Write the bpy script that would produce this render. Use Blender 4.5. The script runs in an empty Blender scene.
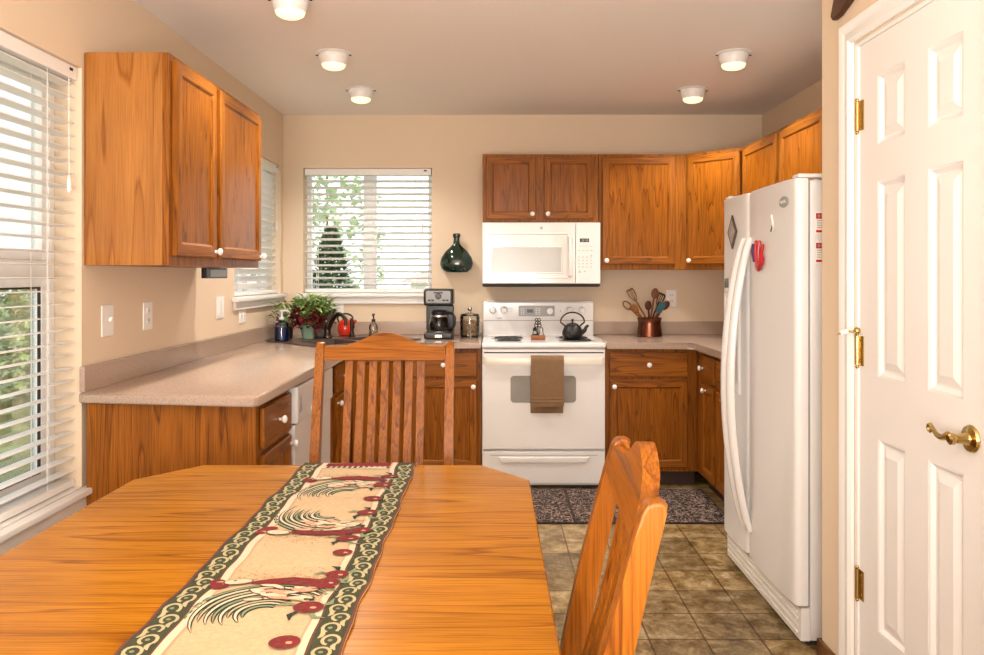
import bpy, bmesh, math, random
from mathutils import Vector, Matrix, Euler
PI = math.pi
S = bpy.context.scene
COL = S.collection

# ------------------------------------------------------------------ camera, sky, light, exposure
FPX = 780.0
cam_d = bpy.data.cameras.new('camera'); cam = bpy.data.objects.new('camera', cam_d); COL.objects.link(cam)
cam.location = (0, 0, 1.32); cam.rotation_euler = (PI/2, 0, 0)
cam_d.sensor_width = 36; cam_d.lens = 36*FPX/984; cam_d.shift_y = -52.5/984; cam_d.clip_start = .05
S.camera = cam
S.view_settings.view_transform = 'Standard'; S.view_settings.look = 'None'
S.view_settings.exposure = -0.02; S.view_settings.gamma = 1.0; S.view_settings.use_curve_mapping = False

W = bpy.data.worlds.new('sky'); S.world = W; W.use_nodes = True
bg = W.node_tree.nodes['Background']; bg.inputs[0].default_value = (.93, .97, 1, 1); bg.inputs[1].default_value = 2.1

def light(name, kind, loc, rot, energy, color=(1, 1, 1), **kw):
    d = bpy.data.lights.new(name, kind); o = bpy.data.objects.new(name, d); COL.objects.link(o)
    o.location = loc; o.rotation_euler = rot; d.energy = energy; d.color = color
    for k, v in kw.items(): setattr(d, k, v)
    return o
light('sun', 'SUN', (6, -3, 9), (math.radians(50), 0, math.radians(62)), 7.0, (1, .95, .86), angle=.02)
light('rear_fill', 'AREA', (-.2, -2.45, 1.35), (math.radians(98), 0, 0), 55, (1, .98, .96), shape='RECTANGLE', size=2.4, size_y=2.1)  # added fill behind the camera; the rear wall has no glass door
light('camera_flash_fill', 'POINT', (.05, -.28, 1.74), (0, 0, 0), 16, (1, .97, .93), shadow_soft_size=.11)  # added point light in place of a camera flash, not a room lamp
light('ceiling_bounce_fill', 'AREA', (-.2, -.7, 1.15), (PI-.40, 0, 0), 140, (1, .97, .94), shape='RECTANGLE', size=1.6, size_y=1.6)  # unseen fill aimed upward, added to brighten the ceiling; no fixture

# ------------------------------------------------------------------ mesh helper
class MB:
    def __init__(s): s.bm = bmesh.new()
    def _set(s, faces, m):
        for f in faces: f.material_index = m
        return faces
    def box(s, x0, x1, y0, y1, z0, z1, m=0, bev=0, seg=2, rot=None, piv=None):
        b = bmesh.new()
        vs = [b.verts.new(c) for c in ((x0,y0,z0),(x1,y0,z0),(x1,y1,z0),(x0,y1,z0),(x0,y0,z1),(x1,y0,z1),(x1,y1,z1),(x0,y1,z1))]
        for q in ((3,2,1,0),(4,5,6,7),(0,1,5,4),(1,2,6,5),(2,3,7,6),(3,0,4,7)): b.faces.new([vs[i] for i in q])
        if bev: bmesh.ops.bevel(b, geom=list(b.edges), offset=bev, segments=seg, affect='EDGES', profile=.5)
        if rot is not None:
            p = Vector(piv) if piv else Vector(((x0+x1)/2, (y0+y1)/2, (z0+z1)/2))
            M = Matrix.Translation(p) @ Euler(rot).to_matrix().to_4x4() @ Matrix.Translation(-p)
            bmesh.ops.transform(b, matrix=M, verts=b.verts)
        s.merge(b, m); return s
    def merge(s, b, m=None):
        mp = {}
        for v in b.verts: mp[v] = s.bm.verts.new(v.co)
        for f in b.faces:
            n = s.bm.faces.new([mp[v] for v in f.verts]); n.material_index = f.material_index if m is None else m
        b.free()
    def poly(s, pts, m=0):
        f = s.bm.faces.new([s.bm.verts.new(p) for p in pts]); f.material_index = m; return f
    def loft(s, rings, m=0, closed=True, caps=True):
        R = [[s.bm.verts.new(p) for p in r] for r in rings]
        n = len(R[0])
        for a, b in zip(R, R[1:]):
            for i in range(n if closed else n-1):
                j = (i+1) % n
                f = s.bm.faces.new((a[i], a[j], b[j], b[i])); f.material_index = m
        if caps and closed:
            for r in (R[0][::-1], R[-1]):
                f = s.bm.faces.new(r); f.material_index = m
        return s
    def lathe(s, prof, c=(0,0,0), seg=24, m=0, sy=1.0, axis='z', caps=True):
        rings = []
        for r, z in prof:
            ring = []
            for i in range(seg):
                a = 2*PI*i/seg; u, v = r*math.cos(a), r*math.sin(a)*sy
                p = {'z': (u, v, z), 'y': (u, z, v), 'x': (z, u, v)}[axis]
                ring.append((c[0]+p[0], c[1]+p[1], c[2]+p[2]))
            rings.append(ring)
        return s.loft(rings, m, True, caps)
    def tube(s, pts, rad, seg=10, m=0, flat=None):
        pts = [Vector(p) for p in pts]; n = len(pts)
        rad = rad if isinstance(rad, (list, tuple)) else [rad]*n
        up = None; rings = []
        for i, p in enumerate(pts):
            t = (pts[min(i+1, n-1)] - pts[max(i-1, 0)]).normalized()
            if up is None:
                up = Vector((0, 0, 1)) if abs(t.z) < .9 else Vector((1, 0, 0))
                if flat is not None: up = Vector(flat)
            a = t.cross(up).normalized(); b = a.cross(t).normalized(); up = b
            k = 1 if flat is None else .4
            rings.append([p + a*math.cos(2*PI*j/seg)*rad[i] + b*math.sin(2*PI*j/seg)*rad[i]*k for j in range(seg)])
        return s.loft(rings, m)
    def ball(s, c, r, m=0, seg=14, rot=None):
        r = r if isinstance(r, (list, tuple)) else (r, r, r)
        b = bmesh.new(); bmesh.ops.create_uvsphere(b, u_segments=seg, v_segments=max(6, seg//2+1), radius=1)
        M = Matrix.Translation(c) @ (Euler(rot).to_matrix().to_4x4() if rot else Matrix()) @ Matrix.Diagonal((*r, 1))
        bmesh.ops.transform(b, matrix=M, verts=b.verts); s.merge(b, m); return s
    def prism(s, pts, fn, t0, t1, m=0, bev=0, seg=2):
        """extrude 2d outline pts; fn(u, v, t) -> xyz"""
        b = bmesh.new()
        A = [b.verts.new(fn(u, v, t0)) for u, v in pts]; B = [b.verts.new(fn(u, v, t1)) for u, v in pts]
        n = len(pts)
        fa = b.faces.new(A[::-1]); fb = b.faces.new(B)
        for i in range(n): b.faces.new((A[i], A[(i+1) % n], B[(i+1) % n], B[i]))
        if bev:
            es = list(set(fa.edges) | set(fb.edges))
            bmesh.ops.bevel(b, geom=es, offset=bev, segments=seg, affect='EDGES', profile=.5)
        s.merge(b, m); return s
    def build(s, name, mats, parent=None, label=None, smooth=32, recalc=True, tri=False):
        bm = s.bm
        if recalc: bmesh.ops.recalc_face_normals(bm, faces=bm.faces)
        if tri: bmesh.ops.triangulate(bm, faces=[f for f in bm.faces if len(f.verts) > 4])
        me = bpy.data.meshes.new(name); bm.to_mesh(me); bm.free()
        for mt in (mats if isinstance(mats, (list, tuple)) else [mats]): me.materials.append(mt)
        if smooth:
            me.polygons.foreach_set('use_smooth', [True]*len(me.polygons))
            me.set_sharp_from_angle(angle=math.radians(smooth))
        o = bpy.data.objects.new(name, me); COL.objects.link(o)
        if smooth:
            wn = o.modifiers.new('weighted_normals', 'WEIGHTED_NORMAL'); wn.keep_sharp = True
        if parent: o.parent = parent
        if label: o['label'] = label
        return o

def thing(name, label, cat, loc=(0,0,0), rz=0, group=None):
    o = bpy.data.objects.new(name, None); COL.objects.link(o); o.empty_display_size = .1
    o.location = loc; o.rotation_euler = (0, 0, rz); o['label'] = label; o['category'] = cat
    if group: o['group'] = group
    return o
def tag(o, label, cat, group=None):
    o['label'] = label; o['category'] = cat
    if group: o['group'] = group
    return o
def struct(o, label=None):
    o['kind'] = 'structure'
    if label: o['label'] = label
    return o
def sempty(name, loc, rz=0):
    o = bpy.data.objects.new(name, None); COL.objects.link(o); o.location = loc; o.rotation_euler = (0, 0, rz); o['kind'] = 'structure'
    return o
def dup(root, loc, rz, label, group=None):
    r = root.copy(); COL.objects.link(r); r.location = loc; r.rotation_euler = (0, 0, rz); r['label'] = label
    if group: r['group'] = group
    for ch in list(root.children):
        c = ch.copy(); COL.objects.link(c); c.parent = r
        for g in list(ch.children):
            d = g.copy(); COL.objects.link(d); d.parent = c
    return r

# ------------------------------------------------------------------ materials
def newmat(name):
    m = bpy.data.materials.new(name); m.use_nodes = True
    nt = m.node_tree; return m, nt, nt.nodes, nt.links, nt.nodes['Principled BSDF']
def plain(name, col, rough=.5, metal=0, spec=.5, bump=0, bscale=200, trans=0, coat=0, var=0, vscale=8, sheen=0):
    m, nt, N, L, P = newmat(name)
    P.inputs['Base Color'].default_value = (*col, 1); P.inputs['Roughness'].default_value = rough
    P.inputs['Metallic'].default_value = metal; P.inputs['Specular IOR Level'].default_value = spec
    P.inputs['Transmission Weight'].default_value = trans; P.inputs['Coat Weight'].default_value = coat
    P.inputs['Sheen Weight'].default_value = sheen
    tc = N.new('ShaderNodeTexCoord')
    if var:
        n = N.new('ShaderNodeTexNoise'); n.inputs['Scale'].default_value = vscale; n.inputs['Detail'].default_value = 5
        L.new(tc.outputs['Object'], n.inputs['Vector'])
        r = N.new('ShaderNodeMix'); r.data_type = 'RGBA'
        r.inputs[6].default_value = (*[c*(1-var) for c in col], 1); r.inputs[7].default_value = (*[min(1, c*(1+var)) for c in col], 1)
        L.new(n.outputs['Fac'], r.inputs[0]); L.new(r.outputs[2], P.inputs['Base Color'])
    if bump:
        n = N.new('ShaderNodeTexNoise'); n.inputs['Scale'].default_value = bscale; n.inputs['Detail'].default_value = 3
        L.new(tc.outputs['Object'], n.inputs['Vector'])
        b = N.new('ShaderNodeBump'); b.inputs['Strength'].default_value = bump; b.inputs['Distance'].default_value = .003
        L.new(n.outputs['Fac'], b.inputs['Height']); L.new(b.outputs['Normal'], P.inputs['Normal'])
    return m
def emit(name, col, st):
    m, nt, N, L, P = newmat(name)
    P.inputs['Base Color'].default_value = (*col, 1); P.inputs['Emission Color'].default_value = (*col, 1); P.inputs['Emission Strength'].default_value = st
    return m
def glass(name, tint=(1, 1, 1), refl=1.0):
    m, nt, N, L, P = newmat(name); N.remove(P)
    out = N['Material Output']; t = N.new('ShaderNodeBsdfTransparent'); t.inputs[0].default_value = (*tint, 1)
    g = N.new('ShaderNodeBsdfGlossy'); g.inputs['Roughness'].default_value = .02
    f = N.new('ShaderNodeFresnel'); f.inputs[0].default_value = 1.45
    k = N.new('ShaderNodeMath'); k.operation = 'MULTIPLY'; k.inputs[1].default_value = refl; L.new(f.outputs[0], k.inputs[0])
    mx = N.new('ShaderNodeMixShader'); L.new(k.outputs[0], mx.inputs[0]); L.new(t.outputs[0], mx.inputs[1]); L.new(g.outputs[0], mx.inputs[2])
    L.new(mx.outputs[0], out.inputs[0]); return m
def oak(name, light_c, dark_c, axis=2, rough=.36, rings=11, ringscale=9.0, pore=.38, stretch=.075, spec=.2):
    m, nt, N, L, P = newmat(name)
    tc = N.new('ShaderNodeTexCoord'); oi = N.new('ShaderNodeObjectInfo')
    mul = N.new('ShaderNodeMath'); mul.operation = 'MULTIPLY'; mul.inputs[1].default_value = 17.3; L.new(oi.outputs['Random'], mul.inputs[0])
    add = N.new('ShaderNodeVectorMath'); add.operation = 'ADD'; L.new(tc.outputs['Object'], add.inputs[0]); L.new(mul.outputs[0], add.inputs[1])
    def mapped(st):
        mp = N.new('ShaderNodeVectorMath'); mp.operation = 'MULTIPLY'
        sc = [1, 1, 1]; sc[axis] = st; mp.inputs[1].default_value = sc; L.new(add.outputs[0], mp.inputs[0]); return mp
    m1 = mapped(stretch)
    n1 = N.new('ShaderNodeTexNoise'); n1.inputs['Scale'].default_value = ringscale; n1.inputs['Detail'].default_value = 3.0; n1.inputs['Roughness'].default_value = .4
    L.new(m1.outputs[0], n1.inputs['Vector'])
    k = N.new('ShaderNodeMath'); k.operation = 'MULTIPLY'; k.inputs[1].default_value = rings; L.new(n1.outputs['Fac'], k.inputs[0])
    fr = N.new('ShaderNodeMath'); fr.operation = 'FRACT'; L.new(k.outputs[0], fr.inputs[0])
    r1 = N.new('ShaderNodeValToRGB'); e = r1.color_ramp.elements
    mid = tuple(a*.6+b*.4 for a, b in zip(light_c, dark_c))
    e[0].position = 0; e[0].color = (*light_c, 1); e[1].position = 1; e[1].color = (*light_c, 1)
    hi = tuple(a*.82+b*.18 for a, b in zip(light_c, dark_c)); a = e.new(.62); a.color = (*hi, 1); a = e.new(.84); a.color = (*mid, 1); a = e.new(.92); a.color = (*dark_c, 1); a = e.new(.97); a.color = (*mid, 1)
    L.new(fr.outputs[0], r1.inputs[0])
    m2 = mapped(.025)
    n2 = N.new('ShaderNodeTexNoise'); n2.inputs['Scale'].default_value = 260; n2.inputs['Detail'].default_value = 4; L.new(m2.outputs[0], n2.inputs['Vector'])
    r2 = N.new('ShaderNodeValToRGB'); r2.color_ramp.elements[0].position = .36; r2.color_ramp.elements[1].position = .56
    r2.color_ramp.elements[0].color = (1-pore, 1-pore, 1-pore, 1); L.new(n2.outputs['Fac'], r2.inputs[0])
    m3 = mapped(.2)
    n3 = N.new('ShaderNodeTexNoise'); n3.inputs['Scale'].default_value = 9; L.new(m3.outputs[0], n3.inputs['Vector'])
    r3 = N.new('ShaderNodeValToRGB'); r3.color_ramp.elements[0].color = (.86, .84, .82, 1); r3.color_ramp.elements[1].color = (1.1, 1.1, 1.1, 1)
    r3.color_ramp.elements[0].position = .3; r3.color_ramp.elements[1].position = .7; L.new(n3.outputs['Fac'], r3.inputs[0])
    x = N.new('ShaderNodeMix'); x.data_type = 'RGBA'; x.blend_type = 'MULTIPLY'; x.inputs[0].default_value = 1
    L.new(r1.outputs[0], x.inputs[6]); L.new(r2.outputs[0], x.inputs[7])
    y = N.new('ShaderNodeMix'); y.data_type = 'RGBA'; y.blend_type = 'MULTIPLY'; y.inputs[0].default_value = 1
    L.new(x.outputs[2], y.inputs[6]); L.new(r3.outputs[0], y.inputs[7]); L.new(y.outputs[2], P.inputs['Base Color'])
    b = N.new('ShaderNodeBump'); b.inputs['Strength'].default_value = .12; b.inputs['Distance'].default_value = .002
    L.new(n2.outputs['Fac'], b.inputs['Height']); L.new(b.outputs['Normal'], P.inputs['Normal'])
    P.inputs['Roughness'].default_value = rough; P.inputs['Specular IOR Level'].default_value = spec
    return m

CL, CD = (.33, .107, .010), (.155, .041, .003)
OAK = [oak('oak_grain_%s' % 'xyz'[a], CL, CD, a) for a in range(3)]
OAKP = oak('oak_door_panel', (.32, .100, .008), (.145, .037, .0025), 2, rings=15, ringscale=9, rough=.27)
TL, TD = (.47, .182, .009), (.25, .076, .003)
TOAK = oak('table_oak', TL, TD, 0, rings=9, ringscale=9, stretch=.045, rough=.24, pore=.35)
CHO = [oak('chair_oak_%s' % 'xyz'[a], (.34, .108, .009), (.165, .042, .003), a, rings=6, ringscale=12, stretch=.05, pore=.4, rough=.28) for a in range(3)]
WALL = plain('beige_wall_paint', (.74, .595, .44), .9, bump=.25, bscale=140, spec=.2)
CEIL = plain('ceiling_paint', (.87, .80, .74), .95, bump=.5, bscale=90, spec=.1)
TRIM = plain('white_trim_paint', (.83, .81, .785), .38)
DOORM = plain('white_door_paint', (.80, .775, .75), .4)
WHITE = plain('white_appliance_enamel', (.81, .79, .775), .22, coat=.3)
WHITE2 = plain('white_appliance_textured', (.77, .755, .745), .35, bump=.08, bscale=400)
CREAM = plain('cream_enamel', (.80, .74, .64), .25)
PLAST = plain('white_plastic', (.86, .84, .80), .4)
BLIND = plain('white_blind_slat', (.86, .84, .81), .45)
VINYL = plain('white_vinyl_frame', (.85, .84, .83), .4)
BLACK = plain('black_plastic', (.012, .011, .012), .3)
MATBLK = plain('matte_black_iron', (.007, .0065, .0065), .42, bump=.2, bscale=300)
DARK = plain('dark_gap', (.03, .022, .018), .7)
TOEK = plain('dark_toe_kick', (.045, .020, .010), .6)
GREY = plain('grey_display', (.33, .33, .32), .3)
GREYG = plain('oven_window_glass', (.28, .26, .23), .08)
MWG = plain('microwave_window', (.50, .49, .46), .2)
CHROME = plain('satin_nickel', (.72, .70, .66), .25, metal=1)
STEEL = plain('steel', (.55, .54, .52), .3, metal=1)
BRASS = plain('polished_brass', (.50, .35, .13), .2, metal=1)
BRONZE = plain('dark_bronze', (.045, .03, .022), .3, metal=.7)
COPPER = plain('aged_copper', (.17, .062, .036), .26, metal=1)
COUNTER_G = plain('garnet_sink', (.085, .055, .045), .3)
PORC = plain('porcelain_knob', (.88, .86, .82), .15)
RED = plain('red', (.50, .012, .016), .3)
TOWEL = plain('brown_terry', (.235, .135, .062), .95, bump=.9, bscale=420, var=.18, vscale=60, sheen=.3)
PANE = glass('window_glass', (.97, .985, .98), .6)
CLEAR = glass('clear_glass', (.93, .95, .94), 1.6)
SMOKE = glass('carafe_glass', (.25, .23, .22), 2.0)

def speckle(name, cols, rough):
    m, nt, N, L, P = newmat(name)
    tc = N.new('ShaderNodeTexCoord'); n = N.new('ShaderNodeTexNoise'); n.inputs['Scale'].default_value = 260; n.inputs['Detail'].default_value = 2
    L.new(tc.outputs['Object'], n.inputs['Vector']); r = N.new('ShaderNodeValToRGB'); e = r.color_ramp.elements
    e[0].position = .36; e[0].color = (*cols[0], 1); e[1].position = .62; e[1].color = (*cols[2], 1); a = e.new(.48); a.color = (*cols[1], 1)
    L.new(n.outputs['Fac'], r.inputs[0]); L.new(r.outputs[0], P.inputs['Base Color']); P.inputs['Roughness'].default_value = rough
    return m
LAM = speckle('speckled_laminate', ((.35, .245, .185), (.42, .305, .235), (.47, .35, .275)), .16)

def floor_mat():
    m, nt, N, L, P = newmat('vinyl_tile')
    tc = N.new('ShaderNodeTexCoord'); mp = N.new('ShaderNodeMapping'); mp.vector_type = 'POINT'
    mp.inputs['Location'].default_value = (-.57+.0016, -2.826+.0016, 0); L.new(tc.outputs['Object'], mp.inputs[0])
    br = N.new('ShaderNodeTexBrick'); br.offset = 0; br.squash = 1; br.inputs['Scale'].default_value = 1
    br.inputs['Brick Width'].default_value = .2033; br.inputs['Row Height'].default_value = .218; br.inputs['Mortar Size'].default_value = .0045; br.inputs['Mortar Smooth'].default_value = .4
    br.inputs['Color1'].default_value = (.62, .62, .62, 1); br.inputs['Color2'].default_value = (1.12, 1.1, 1.05, 1); br.inputs['Mortar'].default_value = (.30, .22, .13, 1)
    L.new(mp.outputs[0], br.inputs['Vector'])
    n = N.new('ShaderNodeTexNoise'); n.inputs['Scale'].default_value = 11; n.inputs['Detail'].default_value = 9; n.inputs['Roughness'].default_value = .75; n.inputs['Distortion'].default_value = .3
    L.new(tc.outputs['Object'], n.inputs['Vector']); r = N.new('ShaderNodeValToRGB'); e = r.color_ramp.elements
    e[0].position = .32; e[0].color = (.07, .036, .010, 1); e[1].position = .68; e[1].color = (.60, .48, .30, 1)
    a = e.new(.44); a.color = (.21, .13, .045, 1); a = e.new(.55); a.color = (.38, .275, .135, 1)
    L.new(n.outputs['Fac'], r.inputs[0])
    x = N.new('ShaderNodeMix'); x.data_type = 'RGBA'; x.blend_type = 'MULTIPLY'; x.inputs[0].default_value = 1
    L.new(r.outputs[0], x.inputs[6]); L.new(br.outputs['Color'], x.inputs[7]); L.new(x.outputs[2], P.inputs['Base Color'])
    P.inputs['Roughness'].default_value = .36
    b = N.new('ShaderNodeBump'); b.inputs['Strength'].default_value = .25; b.inputs['Distance'].default_value = .002
    L.new(n.outputs['Fac'], b.inputs['Height']); L.new(b.outputs[0], P.inputs['Normal'])
    return m
def rug_mat():
    m, nt, N, L, P = newmat('scroll_rug')
    tc = N.new('ShaderNodeTexCoord')
    n = N.new('ShaderNodeTexNoise'); n.inputs['Scale'].default_value = 14; L.new(tc.outputs['Object'], n.inputs['Vector'])
    w = N.new('ShaderNodeTexVoronoi'); w.feature = 'DISTANCE_TO_EDGE'; w.inputs['Scale'].default_value = 34
    ad = N.new('ShaderNodeMix'); ad.data_type = 'RGBA'; ad.inputs[0].default_value = .12; L.new(tc.outputs['Object'], ad.inputs[6]); L.new(n.outputs['Color'], ad.inputs[7])
    L.new(ad.outputs[2], w.inputs['Vector'])
    r = N.new('ShaderNodeValToRGB'); e = r.color_ramp.elements; e[0].position = .035; e[0].color = (.36, .25, .19, 1); e[1].position = .075; e[1].color = (.016, .009, .010, 1)
    L.new(w.outputs['Distance'], r.inputs[0])
    b = N.new('ShaderNodeTexBrick'); b.offset = 0; b.inputs['Scale'].default_value = 1; b.inputs['Brick Width'].default_value = .215; b.inputs['Row Height'].default_value = .325
    b.inputs['Mortar Size'].default_value = .008; b.inputs['Color1'].default_value = (1, 1, 1, 1); b.inputs['Color2'].default_value = (1, 1, 1, 1); b.inputs['Mortar'].default_value = (.35, .3, .28, 1)
    L.new(tc.outputs['Object'], b.inputs['Vector'])
    x = N.new('ShaderNodeMix'); x.data_type = 'RGBA'; x.blend_type = 'MULTIPLY'; x.inputs[0].default_value = 1
    L.new(r.outputs[0], x.inputs[6]); L.new(b.outputs['Color'], x.inputs[7]); L.new(x.outputs[2], P.inputs['Base Color']); P.inputs['Roughness'].default_value = .95
    return m
def leafm(name, c1, c2):
    return plain(name, tuple((a+b)/2 for a, b in zip(c1, c2)), .5, var=.45, vscale=30)

# ------------------------------------------------------------------ room shell
D, XL, XR, H, XP = 5.455, -1.46, 1.888, 2.44, 1.12
YB = -2.6
def wall_boxes(mb, along, fixed0, fixed1, a0, a1, holes, z1=H):
    hs = sorted(holes); cuts = a0
    def bx(p, q, zz0, zz1):
        if q-p < 1e-4 or zz1-zz0 < 1e-4: return
        if along == 'y': mb.box(fixed0, fixed1, p, q, zz0, zz1)
        else: mb.box(p, q, fixed0, fixed1, zz0, zz1)
    for h0, h1, hz0, hz1 in hs:
        bx(cuts, h0, 0, z1); bx(h0, h1, 0, hz0); bx(h0, h1, hz1, z1); cuts = h1
    bx(cuts, a1, 0, z1)
WIN_B = (1.45, 2.775, .565, 2.057)       # big window, left wall (y0, y1, z0, z1)
WIN_S = (4.42, 5.385, 1.19, 2.075)       # small window, left wall
WIN_K = (-1.32, -.42, 1.19, 2.068)       # back window (x0, x1, z0, z1)
mb = MB(); wall_boxes(mb, 'y', XL-.16, XL, YB, D+.16, [WIN_B, WIN_S]); struct(mb.build('wall_left', WALL, smooth=0))
mb = MB(); wall_boxes(mb, 'x', D, D+.16, XL, XR, [WIN_K]); struct(mb.build('wall_back', WALL, smooth=0))
mb = MB(); mb.box(XR, XR+.12, 2.53, D+.16, 0, H); struct(mb.build('wall_right', WALL, smooth=0))
DY0, DY1, DZ = 1.745, 2.405, 2.03        # pantry door opening
mb = MB(); wall_boxes(mb, 'y', XP, XP+.11, YB, 2.647, [(DY0, DY1, 0.0, DZ)]); mb.box(XP+.11, XR, 2.53, 2.647, 0, H); struct(mb.build('wall_pantry', WALL, smooth=0))
mb = MB(); mb.box(XP+.11, XR, 1.2, 1.3, 0, H); mb.box(XR, XR+.12, 1.2, 2.53, 0, H); struct(mb.build('wall_closet', WALL, smooth=0))
mb = MB(); mb.box(XL-.16, XP+.11, YB-.16, YB, 0, H); struct(mb.build('wall_rear', WALL, smooth=0))
mb = MB(); mb.box(XL-.16, XR+.12, YB-.16, D+.16, -.1, 0); struct(mb.build('floor', floor_mat(), smooth=0))
mb = MB(); mb.box(XL-.5, XR+.4, YB-.4, D+.5, H, H+.14); struct(mb.build('ceiling', CEIL, smooth=0))
BASEB = oak('dark_baseboard', (.20, .085, .03), (.09, .035, .012), 1)
mb = MB(); mb.box(XP-.014, XP-.0005, 2.485, 2.66, .0005, .085, bev=.004); mb.box(XP-.014, XR-.8+.1, 2.6475, 2.66, .0005, .085, bev=.004)
mb.box(XP-.014, XP-.0005, -2.5, 1.66, .0005, .085, bev=.004); struct(mb.build('baseboard_right', BASEB))

# ---- windows (local: x along the wall, -y into the room, z up from the sill)
def window(name, loc, rz, w, h, style):
    r = sempty(name, loc, rz)
    y0, y1 = .095, .155
    f = MB(); t = .035 if style == 'hung' else .018
    f.box(-w/2+.001, -w/2+t, y0, y1, .001, h-.001, bev=.003); f.box(w/2-t, w/2-.001, y0, y1, .001, h-.001, bev=.003)
    f.box(-w/2+t, w/2-t, y0, y1, .001, t, bev=.003); f.box(-w/2+t, w/2-t, y0, y1, h-t, h-.001, bev=.003)
    if style == 'hung': f.box(-w/2+t, w/2-t, y0-.005, y1, h*.52-.03, h*.52+.03, bev=.004)
    else: f.box(-.03, .03, y0-.005, y1, t, h-t, bev=.004)
    f.build('window_frame', VINYL, r)
    panes = [(-w/2+t, w/2-t, t, h*.52-.03), (-w/2+t, w/2-t, h*.52+.03, h-t)] if style == 'hung' else [(-w/2+t, -.03, t, h-t), (.03, w/2-t, t, h-t)]
    for i, (a, b, c, d) in enumerate(panes):
        s = MB(); q, g = (.032, .007) if style == 'hung' else (.016, .0)
        s.box(a, a+q, y0+.008, y1-.012, c, d, bev=.003); s.box(b-q, b, y0+.008, y1-.012, c, d, bev=.003)
        s.box(a+q, b-q, y0+.008, y1-.012, c, c+q, bev=.003); s.box(a+q, b-q, y0+.008, y1-.012, d-q, d, bev=.003)
        if g and i == 0: s.box(a+q, a+q+g, y0+.012, y0+.020, c+q, d-q, 1); s.box(b-q-g, b-q, y0+.012, y0+.020, c+q, d-q, 1); s.box(a+q+g, b-q-g, y0+.012, y1-.014, c+q, c+q+g, 1); s.box(a+q+g, b-q-g, y0+.012, y1-.014, d-q-g, d-q, 1)
        so = s.build('sash', [VINYL, DARK], r)
        p = MB(); p.box(a+q+g, b-q-g, y0+.025, y0+.029, c+q+g, d-q-g); p.build('pane', PANE, so, smooth=0)
    s = MB(); s.box(-w/2-.045, w/2+.045, -.04, -.0008, -.022, .0, bev=.004); s.box(-w/2+.001, w/2-.001, -.001, .095, -.022+.0222, .0035); s.box(-w/2-.025, w/2+.025, -.018, -.0008, -.07, -.022, bev=.003)
    s.build('window_sill', TRIM, r)
    return r
def centre(wn, wall):
    return {'L': ((XL, (wn[0]+wn[1])/2, wn[2]), PI/2), 'K': (((wn[0]+wn[1])/2, D, wn[2]), 0)}[wall]
for nm, wn, wl, stl in (('window_1', WIN_B, 'L', 'hung'), ('window_2', WIN_S, 'L', 'slide'), ('window_3', WIN_K, 'K', 'slide')):
    lc, rz = centre(wn, wl); window(nm, lc, rz, wn[1]-wn[0], wn[3]-wn[2], stl)

def blind(label, wn, wl, tilt, cords):
    lc, rz = centre(wn, wl); w = wn[1]-wn[0]-.014; h = wn[3]-wn[2]
    t = thing('venetian_blind', label, 'window blind', lc, rz)
    yc = .045
    m = MB(); m.box(-w/2, w/2, yc-.033, yc+.025, h-.048, h-.002, bev=.003); hr = m.build('headrail', BLIND, t)
    m = MB(); m.box(w/2-.05, w/2-.03, yc-.0345, yc-.033, h-.022, h-.012); m.build('bracket_latch', DARK, hr)
    m = MB(); pitch = .0455; z = .062; n = 0
    ct, st = math.cos(tilt), math.sin(tilt)
    while z < h-.06:
        prof = []
        for k in range(5):
            u = -.025 + .0125*k; b = .002*(1-(u/.025)**2)
            prof.append((u, b+.0013))
        prof += [(u, b-.0026) for u, b in prof[::-1]]
        rings = [[(x, yc+u*ct-v*st, z+u*st+v*ct) for u, v in prof] for x in (-w/2, w/2)]
        m.loft(rings); z += pitch; n += 1
    m.build('slats', BLIND, t, label='row of narrow horizontal white slats')
    m = MB(); m.box(-w/2, w/2, yc-.025, yc+.025, .008, .032, bev=.003); m.build('bottom_rail', BLIND, t)
    for x in cords:
        m = MB()
        for yy in (yc-.027, yc+.027): m.box(x-.0012, x+.0012, yy-.0008, yy+.0008, .03, h-.04)
        m.build('ladder_cord', PLAST, t, smooth=0)
    m = MB(); m.tube([(w/2-.06, yc-.036, h-.05), (w/2-.062, yc-.037, h-.22), (w/2-.06, yc-.037, h-.40)], .0016, 6)
    m.lathe([(.002, .03), (.006, .015), (.008, -.02), (.003, -.03)], (w/2-.06, yc-.037, h-.42), 8); m.build('lift_cord', PLAST, t)
blind('large white slatted blind on the tall window beside the dining table', WIN_B, 'L', math.radians(-4), (-.45, .48))
blind('small white slatted blind on the left wall, partly hidden by hanging cabinet', WIN_S, 'L', math.radians(-42), (-.35, .35))
blind('white slatted blind on back wall window above the sink', WIN_K, 'K', math.radians(-13), (-.36, .33))

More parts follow.
